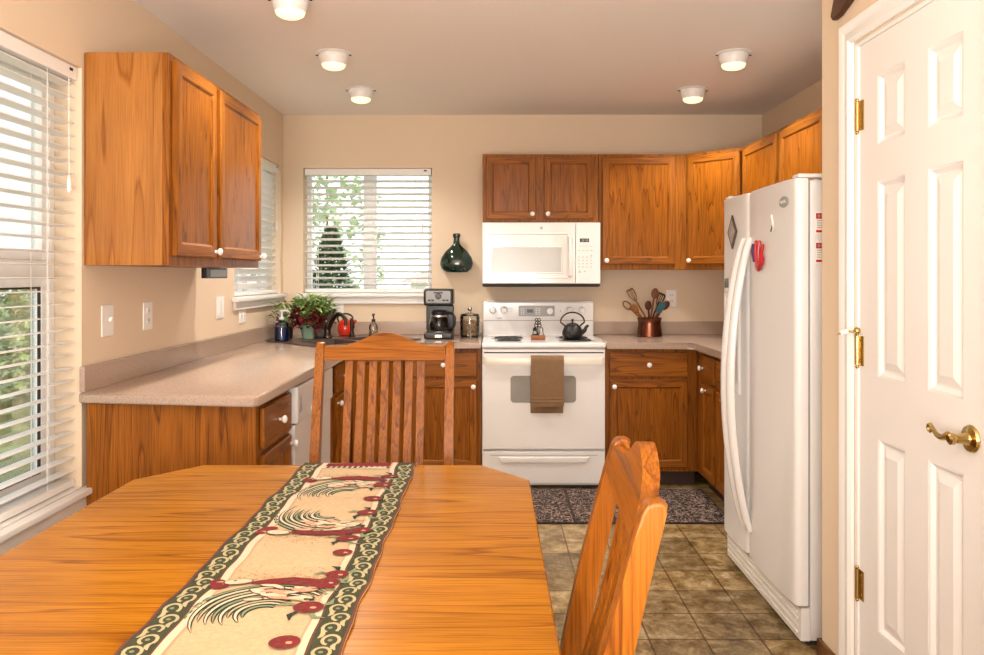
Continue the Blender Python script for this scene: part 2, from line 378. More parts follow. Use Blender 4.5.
# ---- pantry door
d = sempty('door_1', (0, 0, 0)); X0 = XP+.006
y0, y1, zb, zt = DY0+.018, DY1-.018, .01, DZ-.012
rows = [(.277, .844), (1.022, 1.594), (1.70, 1.904)]; cols = [(1.863, 2.013), (2.126, 2.278)]
m = MB(); m.box(X0+.012, X0+.036, y0, y1, zb, zt)
ys = [y0, cols[0][0], cols[0][1], cols[1][0], cols[1][1], y1]
for a, b in ((ys[0], ys[1]), (ys[2], ys[3]), (ys[4], ys[5])): m.box(X0, X0+.0121, a, b, zb, zt)
zs = [zb, .277, .844, 1.022, 1.594, 1.70, 1.904, zt]
for a, b in ((zs[0], zs[1]), (zs[2], zs[3]), (zs[4], zs[5]), (zs[6], zs[7])):
    for c0, c1 in cols: m.box(X0, X0+.0121, c0, c1, a, b)
m.build('door_leaf', DOORM, d, smooth=0)
for c0, c1 in cols:
    for r0, r1 in rows:
        m = MB()
        def rr(i, x): return [(x, c0+i, r0+i), (x, c1-i, r0+i), (x, c1-i, r1-i), (x, c0+i, r1-i)]
        m.loft([rr(.0002, X0+.0006), rr(.006, X0+.002), rr(.016, X0+.011), rr(.022, X0+.0115), rr(.046, X0+.003)], 0, True, False)
        m.poly(rr(.046, X0+.003)); m.build('door_panel', DOORM, d, smooth=20)
for zc in (.375, 1.089, 1.806):
    m = MB(); m.tube([(X0-.006, DY1-.013, zc-.045), (X0-.006, DY1-.013, zc+.045)], .0065, 10); m.ball((X0-.006, DY1-.013, zc+.05), .006); m.ball((X0-.006, DY1-.013, zc-.05), .006)
    m.box(X0-.0025, X0-.0002, DY1-.045, DY1-.013, zc-.045, zc+.045)
    for k in (-.03, 0, .03): m.tube([(X0-.0025, DY1-.03, zc+k), (X0-.0035, DY1-.03, zc+k)], .004, 8)
    m.build('hinge', BRASS, d)
m = MB(); zc = 1.145; m.tube([(X0-.006, DY1-.013, zc), (X0-.03, DY1-.005, zc+.002), (X0-.058, DY1+.005, zc-.006)], .0035, 8); m.ball((X0-.006, DY1-.013, zc+.004), .011)
m.tube([(X0-.006, DY1-.013, zc), (X0-.026, DY1-.04, zc)], .003, 8); m.tube([(X0-.03, DY1-.005, zc+.002), (X0-.05, DY1+.002, zc-.004)], .008, 10, 1)
m.build('hinge_door_stop', [BRASS, PLAST], d)
ly, lz = 1.828, .936
m = MB(); m.lathe([(.031, 0), (.033, -.004), (.03, -.009), (.016, -.013), (.013, -.02), (.0105, -.04), (.014, -.046), (.014, -.054), (.008, -.058)], (X0, ly, lz), 28, axis='x')
lv = []
for i in range(22):
    t = i/21
    if t < .62: s = t/.62; lv.append((X0-.05, ly+.012+s*.075, lz+.006-.016*math.sin(s*PI*1.0)*1.0+.012*s))
    else:
        a = (t-.62)/.38*PI*2.0; R = .012*(1-.45*(t-.62)/.38); lv.append((X0-.05, ly+.087+math.sin(a)*R, lz+.018+.0-(1-math.cos(a))*R))
m.tube(lv, [.0095-.006*min(1, i/16) for i in range(22)], 10)
m.build('lever_handle', BRASS, d, 'curled polished brass lever handle')
# casing
c = sempty('trim_1', (0, 0, 0)); m = MB()
prof = [(0, .0), (0, .010), (.012, .017), (.035, .014), (.05, .019), (.066, .019), (.070, .012), (.070, 0)]   # (across, out)
def cas(m, seq):  # seq of (y, z, dy, dz): inner corner and outward direction
    m.loft([[(XP-.0006-o, y+dy*a, z+dz*a) for a, o in prof] for y, z, dy, dz in seq], 0, True, True)
cas(m, [(DY1+.006, .001, 1, 0), (DY1+.006, DZ+.006, 1, 1), (DY0-.006, DZ+.006, -1, 1), (DY0-.006, .001, -1, 0)])
m.build('door_casing', TRIM, c, smooth=25)
m = MB(); m.box(XP-.0005, XP+.105, DY1-.016, DY1-.0006, .001, DZ-.001); m.box(XP-.0005, XP+.105, DY0+.0006, DY0+.016, .001, DZ-.001); m.box(XP-.0005, XP+.105, DY0+.016, DY1-.016, DZ-.0115, DZ-.0006)
m.build('door_jamb', TRIM, c, smooth=0)

# ------------------------------------------------------------------ cabinets (local: x along the face, -y out of the face, z up)
def knob(parent, x, z, y=-.021):
    m = MB(); m.lathe([(.006, 0), (.0055, -.008), (.012, -.014), (.0155, -.02), (.0145, -.026), (.008, -.030), (.001, -.031)], (x, y, z), 16, axis='y')
    m.build('knob', PORC, parent, 'round white knob')
def cab_door(root, x0, x1, z0, z1, kx=None, kz=None, name='door'):
    fw = .052; yf, yb = -.0205, -.0012
    m = MB()
    def rect(i, y): return [(x0+i, y, z0+i), (x1-i, y, z0+i), (x1-i, y, z1-i), (x0+i, y, z1-i)]
    seq = [rect(0, yb), rect(0, yf+.005), rect(.005, yf), rect(fw-.009, yf), rect(fw, yf+.009), rect(fw+.002, yb)]
    for a, b in zip(seq, seq[1:]):
        for i in range(4):
            j = (i+1) % 4; m.poly([a[i], a[j], b[j], b[i]], 1 if i in (0, 2) else 0)
    bmesh.ops.remove_doubles(m.bm, verts=m.bm.verts, dist=1e-5)
    d = m.build(name, [OAK[2], OAK[0]], root, smooth=20)
    m = MB(); m.box(x0+fw-.004, x1-fw+.004, yf+.0085, yb-.002, z0+fw-.004, z1-fw+.004); m.build('door_panel', OAKP, d, smooth=0)
    if kx is not None: knob(d, kx, kz)
    return d
def drawer(root, x0, x1, z0, z1, kx=None):
    m = MB(); m.box(x0, x1, -.0205, -.0012, z0, z1, bev=.006, seg=2)
    d = m.build('drawer', OAK[0], root); knob(d, (x0+x1)/2 if kx is None else kx, (z0+z1)/2); return d
G = .0006
def upper(label, loc, rz, w, z0, z1, depth=.319):
    t = thing('wall_cabinet', label, 'kitchen cabinet', (loc[0], loc[1], z0), rz, 'hanging oak cabinets')
    m = MB(); m.box(-w/2+G, w/2-G, .0, depth, 0, z1-z0); m.build('body', OAK[2], t, smooth=0)
    return t
ZU0, ZU1 = 1.355, 2.115
hU = ZU1-ZU0
t = upper('hanging oak cabinet nearest the big window, its wide side panel facing the table', (-1.155, 3.02), PI/2, .46, ZU0, ZU1, .304)
cab_door(t, -.205, .20, .035, hU-.02, .175, .06)
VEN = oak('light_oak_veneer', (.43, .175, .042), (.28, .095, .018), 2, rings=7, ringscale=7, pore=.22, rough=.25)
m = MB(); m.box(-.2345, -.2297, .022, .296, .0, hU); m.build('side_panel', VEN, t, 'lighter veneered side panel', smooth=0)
m = MB(); m.box(-.2348, -.2295, .0, .0219, .0, hU, bev=.0015); m.build('face_stile', OAK[2], t)
t = upper('wider hanging oak cabinet on left wall beside the small window', (-1.155, 3.555), PI/2, .61, ZU0, ZU1, .304)
cab_door(t, -.285, .285, .035, hU-.02, .262, .055)
t = upper('short two-door oak cabinet hanging directly above the microwave', (.319, 5.135), 0, .763, 1.662, ZU1)
cab_door(t, -.36, -.03, .025, .435, -.055, .058); cab_door(t, .022, .352, .025, .435, .047, .058)
t = upper('single-door oak cabinet hanging right of the microwave over the copper crock', (.990, 5.135), 0, .574, ZU0, ZU1)
cab_door(t, -.268, .212, .035, hU-.02, -.24, .06)
# diagonal corner cabinet
ax, ay, bx_, by_ = 1.278, 5.135, 1.568, 4.845
ccx, ccy = (ax+bx_)/2, (ay+by_)/2
t = thing('wall_cabinet', 'oak corner cabinet hanging at an angle between the back and right walls', 'kitchen cabinet', (ccx, ccy, ZU0), -PI/4, 'hanging oak cabinets')
M = Matrix.Rotation(PI/4, 2)
def loc2(p): v = M @ Vector((p[0]-ccx, p[1]-ccy)); return (v.x, v.y)
pts = [loc2(p) for p in ((ax+G, ay), (ax+G, D-.001), (XR-.001, D-.001), (XR-.001, by_+G), (bx_, by_+G))]
m = MB(); m.prism(pts, lambda u, v, s: (u, v, s), 0, hU); m.build('body', OAK[2], t, smooth=0)
cab_door(t, -.185, .185, .035, hU-.02, -.162, .06)
t = upper('oak cabinet on the right wall, next to the angled corner cabinet', (1.568, 4.539), -PI/2, .61, ZU0, ZU1)
cab_door(t, -.285, .28, .035, hU-.02, -.255, .06)
t = upper('short oak cabinet hanging above the white refrigerator', (1.568, 3.928), -PI/2, .61, 1.72, ZU1)
cab_door(t, -.28, .285, .02, .375, .255, .055)

def base(label, loc, rz, w, depth=.60, toe=True):
    t = thing('base_cabinet', label, 'kitchen cabinet', (loc[0], loc[1], 0), rz, 'oak base cabinets')
    m = MB(); m.box(-w/2+G, w/2-G, 0, depth, .10, .8645); m.build('body', OAK[2], t, smooth=0)
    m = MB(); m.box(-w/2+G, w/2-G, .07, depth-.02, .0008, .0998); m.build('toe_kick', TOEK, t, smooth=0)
    return t
t = base('oak base cabinet at the counter end, its side panel behind the table corner', (-.84, 2.988), PI/2, .436)
drawer(t, -.175, .205, .69, .84); cab_door(t, -.175, .205, .125, .67, .185, .635)
t = base('narrow oak base cabinet on left run between dishwasher and corner', (-.84, 4.242), PI/2, .575)
drawer(t, -.12, .262, .69, .84); cab_door(t, -.12, .262, .125, .67, -.10, .64)
# diagonal sink cabinet: a hollow front and back so that the basin hangs free
a0, a1, b0, b1 = -.84, 4.541, -.546, 4.835
scx, scy = (a0+b0)/2, (a1+b1)/2
t = thing('base_cabinet', 'oak corner base cabinet under the sink, set at an angle', 'kitchen cabinet', (scx, scy, 0), PI/4, 'oak base cabinets')
hw = math.hypot(b0-a0, b1-a1)/2
m = MB(); m.box(-hw, hw, 0, .02, .10, .8645); m.box(-hw, hw, .02, .55, .10, .12); m.build('body', OAK[2], t, smooth=0)
m = MB(); m.box(-hw+.05, hw-.05, .07, .085, .0008, .0998); m.build('toe_kick', TOEK, t, smooth=0)
cab_door(t, -hw+.02, hw-.02, .125, .84, -hw+.05, .63)
t = base('oak base cabinet between corner sink and range, below the coffee maker', (-.305, 4.845), 0, .478)
drawer(t, -.205, .213, .69, .84); cab_door(t, -.205, .213, .125, .67, .19, .63)
t = base('oak base cabinet right of the range, below the copper crock', (.990, 4.845), 0, .574)
drawer(t, -.262, .222, .69, .84); cab_door(t, -.262, .222, .125, .67, -.235, .63)
t = base('narrow oak base cabinet on right wall, at the inside corner', (1.278, 4.63), -PI/2, .43)
m = MB(); m.box(-.235, -.2155, .005, .6, .1, .8645)
m.build('corner_filler', OAK[2], t, smooth=0)
drawer(t, -.065, .19, .69, .84, -.02); cab_door(t, -.065, .19, .125, .67, .04, .64)
t = base('oak base cabinet on right wall, against far side of refrigerator', (1.278, 4.04), -PI/2, .745)
drawer(t, -.35, .35, .69, .84); cab_door(t, -.35, -.005, .125, .67, -.03, .63); cab_door(t, .005, .35, .125, .67, .03, .63)

# ------------------------------------------------------------------ countertops and sink
CZ0, CZ1 = .865, .905
def counter(name, label, pts, splashes, cut=None):
    m = MB(); m.prism(pts, lambda u, v, s: (u, v, s), CZ0, CZ1, bev=.011, seg=3)
    o = m.build(name, LAM, smooth=40)
    if cut:
        k = MB(); k.prism(cut, lambda u, v, s: (u, v, s), CZ0-.1, CZ1+.1); ko = k.build('cutter', LAM)
        md = o.modifiers.new('b', 'BOOLEAN'); md.object = ko; md.operation = 'DIFFERENCE'; md.solver = 'EXACT'
        dg = bpy.context.evaluated_depsgraph_get(); me = bpy.data.meshes.new_from_object(o.evaluated_get(dg))
        o.modifiers.clear(); o.data = me; kd = ko.data; bpy.data.objects.remove(ko); bpy.data.meshes.remove(kd)
        o.data.set_sharp_from_angle(angle=math.radians(40))
    tag(o, label, 'countertop')
    for x0, x1, y0, y1, z1 in splashes:
        b = MB(); b.box(x0, x1, y0, y1, CZ1-.0005, z1, bev=.004); b.build('backsplash', LAM, o)
    return o
SC = Vector((-1.46, 5.455)); su, sv = Vector((1, -1)).normalized(), Vector((1, 1)).normalized()
def sk(u, v): p = SC + su*u + sv*v; return (p.x, p.y)
cut = [sk(.665, -.295), sk(1.005, -.295), sk(1.005, .295), sk(.665, .295)]
counter('countertop', 'beige speckled laminate countertop turning the left corner under both small windows',
        [(XL+.001, 2.755), (-.815, 2.665), (-.80, 2.68), (-.80, 4.51), (-.52, 4.79), (-.0665, 4.79), (-.0665, D-.001), (XL+.001, D-.001)],
        [(XL+.001, XL+.021, 2.755, D-.001, .995), (XL+.021, -.0665, D-.021, D-.001, .995)], cut)
m = MB()  # counter right
counter('countertop', 'beige speckled laminate countertop right of the range holding the crock',
        [(.7045, D-.001), (.7045, 4.79), (1.20, 4.79), (1.238, 4.752), (1.238, 3.66), (XR-.001, 3.66), (XR-.001, D-.001)],
        [(.7045, XR-.001, D-.021, D-.001, .995), (XR-.021, XR-.001, 3.66, D-.021, .995)])
t = thing('sink', 'dark double-bowl sink set at an angle into the corner counter', 'sink', (*sk(.76, 0), CZ1), PI/4)
# local: x = sv, -y = su ; u = .76 - y
m = MB(); zt = .008
def ub(u): return .76-u
xs = [-.385, -.29, -.02, .02, .29, .385]; us = [.46, .67, 1.0, 1.04]
for i in range(5):
    for j in range(3):
        if j == 1 and i in (1, 3): continue
        m.box(xs[i], xs[i+1], ub(us[j+1]), ub(us[j]), .0006, zt)
bmesh.ops.remove_doubles(m.bm, verts=m.bm.verts, dist=1e-5)
m.build('rim', COUNTER_G, t, smooth=0)
for x0, x1 in ((-.29, -.02), (.02, .29)):
    b = MB(); r = lambda i, z: [(x0+i, ub(1.0)+i, z), (x1-i, ub(1.0)+i, z), (x1-i, ub(.67)-i, z), (x0+i, ub(.67)-i, z)]
    b.loft([r(0, .006), r(.008, -.10), r(.03, -.17)], 0, True, False); b.poly(r(.03, -.17)); b.lathe([(.03, 0), (.03, .002), (.02, .002)], ((x0+x1)/2, ub(.84), -.1698), 16, 1)
    b.build('basin', [COUNTER_G, STEEL], t)
ZS = CZ1+.0085
# faucet
fx, fy = sk(.585, -.02)
t = thing('faucet', 'dark bronze faucet with arched spout and raised lever at the corner sink', 'faucet', (fx, fy, ZS), -PI/4)
m = MB(); m.lathe([(.03, 0), (.032, .006), (.024, .014), (.02, .03), (.021, .075), (.016, .085), (.002, .088)], seg=18); m.build('body', BRONZE, t)
m = MB(); pts = [(.0+.20*s, 0, .045+.115*math.sin(min(1, s*1.02)*PI*.72)-.0*s) for s in [i/12 for i in range(13)]]
pts += [(.206, 0, pts[-1][2]-.02), (.207, 0, pts[-1][2]-.045)]
m.tube(pts, [.014]*9+[.012]*6, 12); m.build('spout', BRONZE, t)
m = MB(); m.tube([(0, 0, .07), (-.004, .008, .11), (.004, .03, .165), (.02, .05, .185)], [.010, .008, .009, .010], 10); m.build('lever', BRONZE, t)
px, py = sk(.59, .165)
t = thing('side_sprayer', 'dark bronze side sprayer standing right of the faucet', 'sprayer', (px, py, ZS))
m = MB(); m.lathe([(.024, 0), (.025, .006), (.016, .014), (.014, .035)], seg=16); m.build('holder', BRONZE, t)
m = MB(); m.lathe([(.011, .035), (.013, .07), (.015, .10), (.010, .118), (.006, .125)], seg=14); m.tube([(0, 0, .085), (.014, -.012, .08), (.018, -.016, .055)], .004, 8); m.build('spray_head', BRONZE, t)

# ------------------------------------------------------------------ dishwasher
t = thing('dishwasher', 'white dishwasher under the left counter, behind the oak chair', 'dishwasher', (-.812, 3.568, 0), PI/2)
w = .715
m = MB(); m.box(-w/2+.002, w/2-.002, .03, .60, .10, .862); m.build('body', WHITE2, t, smooth=0)
m = MB(); m.box(-w/2+.003, w/2-.003, 0, .029, .105, .70, bev=.006); m.build('door', WHITE, t)
m = MB(); m.box(-w/2+.003, w/2-.003, -.012, .029, .705, .858, bev=.008); cp = m.build('control_panel', WHITE, t)
m = MB()
for k in range(7): m.box(-w/2+.03, -w/2+.075, -.0135, -.012, .745+k*.011, .751+k*.011)
m.build('vent', GREY, cp, smooth=0)
m = MB(); m.box(-.12, .12, -.02, -.012, .72, .74, bev=.003); m.build('latch_handle', WHITE, cp)
m = MB(); m.box(-w/2+.003, w/2-.003, .06, .08, .001, .0995); m.build('toe_panel', DARK, t, smooth=0)

# ------------------------------------------------------------------ range
t = thing('range', 'white freestanding electric range with a brown towel over its handle', 'stove', (.319, 4.80, 0), 0)
hw = .3805
m = MB(); m.box(-hw, hw, .03, .645, .02, .875); m.build('body', WHITE2, t, smooth=0)
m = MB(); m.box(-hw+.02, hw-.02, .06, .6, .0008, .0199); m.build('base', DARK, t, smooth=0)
m = MB(); m.box(-hw-.001, hw+.001, -.012, .60, .872, .903, bev=.008, seg=3); ct = m.build('cooktop', WHITE, t)
for x, y, R in ((-.215, .135, .078), (-.215, .345, .098), (.212, .135, .098), (.212, .345, .098)):
    m = MB(); m.lathe([(R*1.12, .9032), (R*1.13, .907), (R*1.02, .906), (R*.4, .9035)], (x, y, 0), 32); dp = m.build('drip_pan', STEEL, ct)
    m = MB(); pts = []
    for i in range(110):
        a = i/109*PI*2*4.2; r = R*.22 + (R*.98-R*.22)*i/109; pts.append((x+r*math.cos(a), y+r*math.sin(a), .9065))
    m.tube(pts, .0058, 6); m.build('coil_burner', MATBLK, dp)
m = MB(); m.prism([(.585, .885), (.575, 1.0), (.578, 1.128), (.588, 1.14), (.645, 1.14), (.645, .885)], lambda u, v, s: (s, u, v), -hw, hw, bev=.006); bgd = m.build('backguard', WHITE, t)
m = MB(); m.box(-hw+.004, hw-.004, .5725, .5765, 1.004, 1.009); m.build('groove', GREY, bgd, smooth=0)
for x in (-.3135, -.236, .216, .300):
    m = MB(); m.lathe([(.027, 0), (.027, -.003), (.021, -.005), (.0185, -.022), (.016, -.024), (.001, -.024)], (x, .5765, 1.078), 22, axis='y'); m.box(x-.004, x+.004, .546, .554, 1.060, 1.096, bev=.002)
    kb = m.build('control_knob', WHITE, bgd, smooth=35)
    m = MB()
    for q in range(9):
        a = PI*(.5+1.6*(q/8-.5)); m.box(x+.034*math.cos(a)-.0016, x+.034*math.cos(a)+.0016, .5755, .5765, 1.078+.034*math.sin(a)-.0016, 1.078+.034*math.sin(a)+.0016)
    m.build('dial_mark', GREY, kb, smooth=0)
m = MB(); m.box(-.135, .112, .5735, .5785, 1.035, 1.108, bev=.004); dsp = m.build('display_panel', GREY, bgd)
m = MB(); m.box(-.078, -.035, .572, .5736, 1.06, 1.083); m.build('clock', BLACK, dsp, smooth=0)
m = MB(); m.lathe([(.024, 0), (.023, -.016), (.02, -.019), (.001, -.019)], (.078, .5735, 1.072), 22, axis='y'); m.build('dial', WHITE, dsp)
m = MB()
for i in range(2):
    for j in range(4): m.box(-.12+.014*i, -.112+.014*i, .5728, .5736, 1.048+.013*j, 1.053+.013*j); m.box(-.02+.02*i, -.006+.02*i, .5728, .5736, 1.048+.013*j, 1.053+.013*j)
m.build('button', WHITE, dsp, smooth=0)
m = MB()
for i in range(5): m.box(-.285+.0075*i, -.2795+.0075*i, .5725, .5742, 1.020, 1.026)
m.box(.150, .156, .5755, .5775, 1.068, 1.078); m.box(-.19, -.186, .5755, .5775, 1.085, 1.089); m.box(-.19, -.186, .5755, .5775, 1.065, 1.069)
m.build('brand_mark', GREY, bgd, smooth=0)
m = MB(); m.box(-hw+.003, hw-.003, 0, .0285, .247, .864, bev=.006); dr = m.build('oven_door', WHITE, t)
m = MB(); m.box(-hw+.012, hw-.012, -.0008, .01, .838, .846); m.build('vent_slot', DARK, dr, smooth=0)
def rrect(x0, x1, z0, z1, r, n=6):
    P = []
    for cx, cz, a in ((x1-r, z1-r, 0), (x0+r, z1-r, PI/2), (x0+r, z0+r, PI), (x1-r, z0+r, 1.5*PI)):
        for i in range(n+1): P.append((cx+r*math.cos(a+PI/2*i/n), cz+r*math.sin(a+PI/2*i/n)))
    return P
m = MB(); m.prism(rrect(-.205, .198, .535, .70, .022), lambda u, v, s: (u, s, v), -.0022, .001); m.build('oven_window', GREYG, dr, smooth=0)
m = MB(); hp = [(-.372, .0), (-.366, -.028), (-.34, -.044), (-.2, -.05), (0, -.052), (.2, -.05), (.34, -.044), (.366, -.028), (.372, .0)]
m.loft([[(x, y-.007, .770), (x, y+.007, .768), (x, y+.007, .815), (x, y-.004, .818), (x, y-.009, .806), (x, y-.009, .78)] for x, y in hp]); m.build('handle', CREAM, dr, smooth=50)
m = MB(); m.box(-hw+.003, hw-.003, .004, .0285, .035, .233, bev=.005); dw = m.build('storage_drawer', WHITE, t)
m = MB(); m.prism([(-.28, .20), (-.26, .165), (.26, .165), (.28, .20)], lambda u, v, s: (u, s, v), -.010, .0045, bev=.006); m.build('drawer_grip', WHITE, dw)
m = MB(); m.box(-hw+.05, hw-.05, .0025, .006, .208, .2115); m.build('groove', GREY, dw, smooth=0)
# towel
m = MB(); x0, x1 = -.083, .117; nx = 14
def tw(x, s): return .003*math.sin((x-x0)*38+s*2)+.0025*math.sin((x-x0)*71+s*5)
front = [(-.0635, .522), (-.066, .59), (-.0665, .70), (-.066, .80), (-.062, .8235), (-.052, .8265), (-.043, .8235), (-.0395, .80), (-.034, .70), (-.027, .60), (-.024, .474)]
def offs(path, d):
    out = []
    for i, (y, z) in enumerate(path):
        a = Vector(path[max(i-1, 0)]); b = Vector(path[min(i+1, len(path)-1)]); tt = (b-a).normalized(); out.append((y-tt.y*d, z+tt.x*d))
    return out
outer = offs(front, .0055); prof = front + outer[::-1]
rings = []
for k in range(nx+1):
    x = x0+(x1-x0)*k/nx; rings.append([(x + (.008*(1 if x > .017 else -1)*max(0, .78-z)*1.2 if False else x*0), y-abs(tw(x, z*6))*min(1, max(0, (.82-z)*6))*(1 if i < 5 or i > 16 else .3), z) for i, (y, z) in enumerate(prof)])
m.loft(rings); 
to = m.build('dish_towel', TOWEL, smooth=60); to.location = (.319, 4.80, 0)
tag(to, 'brown terry towel folded over the oven door handle', 'towel')
m = MB(); m.box(x0-.0005, x1+.0005, -.0765, -.0700, .552, .558); m.box(x0-.0005, x1+.0005, -.0765, -.0700, .572, .577); m.build('woven_band', plain('towel_band', (.30, .18, .09), .9), to, smooth=0)

# ------------------------------------------------------------------ microwave
MWW = plain('glossy_white_enamel', (.81, .79, .775), .09, coat=.5)
t = thing('microwave', 'white over-the-range microwave mounted beneath the short oak cabinet', 'microwave', (.319, 5.04, 1.243), 0)
hh = .4175
m = MB(); m.box(-.3815, .3815, .022, .412, .02, hh); m.build('body', WHITE2, t, smooth=0)
m = MB(); m.box(-.375, .375, .03, .40, .0, .0199); m.box(-.3815, .3815, .018, .03, .004, .019); m.build('underside_vent', DARK, t, smooth=0)
m = MB(); m.box(-.3815, .2195, -.004, .0215, .021, hh-.001, bev=.007, seg=3); dr = m.build('door', MWW, t)
def frame_ring(m, x0, x1, z0, z1, yo, yi, b, mi=0):
    r = lambda i, y: [(x0+i, y, z0+i), (x1-i, y, z0+i), (x1-i, y, z1-i), (x0+i, y, z1-i)]
    m.loft([r(0, yo), r(b*.3, yo-.003), r(b*.7, yo-.003), r(b, yi)], mi, True, False)
m = MB(); frame_ring(m, -.345, .175, .055, .35, -.004, -.004, .012); m.build('door_trim', MWW, dr)
m = MB(); m.box(-.315, .127, -.0052, -.003, .095, .253, bev=.0008); m.build('door_window', MWG, dr, smooth=0)
m = MB(); frame_ring(m, -.325, .137, .085, .263, -.004, -.004, .011); m.build('window_trim', MWW, dr)
m = MB(); m.loft([[(.186+a, -.004-b, z) for a, b in ((-.013*k, 0), (-.017*k, .012*g), (-.010*k, .03*g), (.010*k, .03*g), (.017*k, .012*g), (.013*k, 0))] for z, k, g in ((.062, .9, .5), (.075, 1, 1), (.19, 1, 1.15), (.31, 1, 1), (.325, .9, .5))]); m.build('door_handle', MWW, dr, smooth=50)
m = MB(); m.lathe([(.0095, 0), (.0095, -.0015), (.0075, -.002), (.001, -.002)], (.0, -.0036, .381), 20, axis='y'); em = m.build('emblem', GREY, dr, 'round grey emblem')
m = MB(); pts = [(.0052*math.cos(a)*(1-a/9), -.0062, .381+.0052*math.sin(a)*(1-a/9)) for a in [i*.45 for i in range(16)]]; m.tube(pts, .0009, 6); m.build('monogram', MWW, em)
m = MB(); m.box(.2215, .3815, -.004, .0215, .021, hh-.001, bev=.006); cp = m.build('control_panel', MWW, t)
m = MB(); m.box(.248, .308, -.0055, -.003, .289, .313, bev=.001); ck = m.build('clock_display', BLACK, cp)
m = MB()
for x, ch in ((.262, '1'), (.272, '2'), (.286, '0'), (.296, '5')): m.box(x, x+.004, -.0061, -.0054, .294, .308)
m.build('digit', plain('grey_green_digits', (.35, .42, .40), .5), ck, smooth=0)
KEY = plain('key_print', (.50, .49, .47), .5)
m = MB()
for r in range(4):
    for c in range(4): m.box(.238+.026*c, .247+.026*c, -.0052, -.0035, .125+.021*r, .134+.021*r)
for c in range(4): m.box(.238+.026*c, .252+.026*c, -.0052, -.0035, .232, .238); m.box(.245+.022*c, .258+.022*c, -.0052, -.0035, .262, .266)
m.box(.316, .328, -.0052, -.0035, .20, .208); m.lathe([(.008, 0), (.008, -.0015), (.001, -.0015)], (.247, -.0038, .098), 16, axis='y'); m.lathe([(.006, 0), (.006, -.0015), (.001, -.0015)], (.28, -.0038, .10), 16, axis='y')
m.build('keypad', KEY, cp, smooth=0)

# ------------------------------------------------------------------ refrigerator (local: -y faces the room, +x nearer the table)
t = thing('refrigerator', 'white side-by-side refrigerator standing against the right wall', 'refrigerator', (1.075, 3.195, 0), -PI/2)
fw, fz = .435, 1.665
m = MB(); m.box(-fw+.002, fw-.002, .052, .80, .022, fz-.008, bev=.006); body = m.build('body', WHITE2, t)
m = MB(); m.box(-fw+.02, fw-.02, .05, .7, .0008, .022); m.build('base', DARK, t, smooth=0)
def fdoor(x0, x1, name):
    m = MB(); n = 9; P = []
    for i in range(n+1):
        s = i/n; P.append((x0+(x1-x0)*s, -.010*math.sin(PI*s)**.5 if 0 < s < 1 else 0))
    r = .022; out = []
    out += [(x0, .044), (x0, r)] + [(x0+r-r*math.cos(a), r-r*math.sin(a)) for a in (PI/6, PI/3, PI/2)]
    out += [(x0+(x1-x0)*s, -.006*math.sin(PI*s)) for s in (.15, .3, .5, .7, .85)]
    out += [(x1-r+r*math.sin(a), r-r*math.cos(a)) for a in (0, PI/6, PI/3, PI/2)] + [(x1, .044)]
    m.prism(out, lambda u, v, s: (u, v, s), .145, fz, bev=.006); return m.build(name, WHITE2, t, smooth=40)
d1 = fdoor(-fw, -.084, 'freezer_door'); d2 = fdoor(-.076, fw, 'fridge_door')
m = MB(); m.box(-fw+.006, fw-.006, 0.0445, .0515, .15, fz-.01); m.build('door_gasket', GREY, t, smooth=0)
def fhandle(x, lean, dd):
    m = MB(); R = []
    for i in range(25):
        s = i/24; z = 1.475-1.22*s; b = math.sin(PI*s)**.75 if 0 < s < 1 else 0
        w = .010+.020*math.sin(PI*min(1, s*1.0))**.5 if 0 < s < 1 else .010
        y = -.004-.085*b; xx = x+lean*b
        R.append([(xx+w*c, y+.013*sn*1.0+(.0 if sn < 0 else .006), z) for c, sn in [(math.cos(a), math.sin(a)) for a in [j*PI/6 for j in range(12)]]])
    m.loft(R); return m.build('handle', WHITE, dd, smooth=60)
fhandle(-.118, 0, d1); fhandle(-.040, 0, d2)
# dispenser
m = MB(); r = lambda i, y: [(-.385+i, y, .80+i), (-.165-i, y, .80+i), (-.165-i, y, 1.245-i), (-.385+i, y, 1.245-i)]
m.loft([r(0, -.002), r(.006, -.012), r(.02, -.012), r(.026, -.006)], 0, True, False); m.poly(r(.026, -.006)); dp = m.build('dispenser', WHITE, d1, smooth=25)
m = MB(); m.box(-.345, -.205, -.0075, -.005, .845, 1.09, bev=.001); m.build('dispenser_recess', plain('dispenser_grey', (.50, .49, .47), .35), dp)
m = MB(); m.box(-.30, -.25, -.014, -.007, 1.0, 1.05, bev=.002); m.build('paddle', GREY, dp)
m = MB(); m.box(-.385, -.335, -.0075, -.003, 1.262, 1.305, bev=.001); m.build('control_display', plain('dark_display', (.06, .055, .05), .2), d1)
m = MB(); m.lathe([(.045, 0), (.045, -.002), (.038, -.004), (.001, -.0045)], (.333, -.0035, 1.588), 28, axis='y')
for v in m.bm.verts: v.co.z = 1.588+(v.co.z-1.588)*.45
em = m.build('brand_badge', GREY, d2, 'oval grey badge')
m = MB(); m.tube([(.333-.028+.056*i/14, -.0085, 1.588+.006*math.sin(i*1.3)) for i in range(15)], .0011, 6); m.build('badge_script', WHITE, em)
for (x0, x1) in ((-fw+.002, -fw+.06), (fw-.062, fw-.004)):
    m = MB(); m.box(x0, x1, .01, .13, fz+.0005, fz+.016, bev=.006); m.build('hinge_cover', WHITE, t)
m = MB(); m.box(-fw+.004, fw-.004, .020, .0515, .022, .138); gr = m.build('toe_grille', WHITE2, t, smooth=0)
m = MB()
for k in range(4): m.box(-fw+.02, fw-.03, .0135, .0198, .037+.025*k, .048+.025*k, bev=.002)
m.build('louver', CREAM, gr)
LBL = plain('label_paper', (.86, .83, .78), .5)
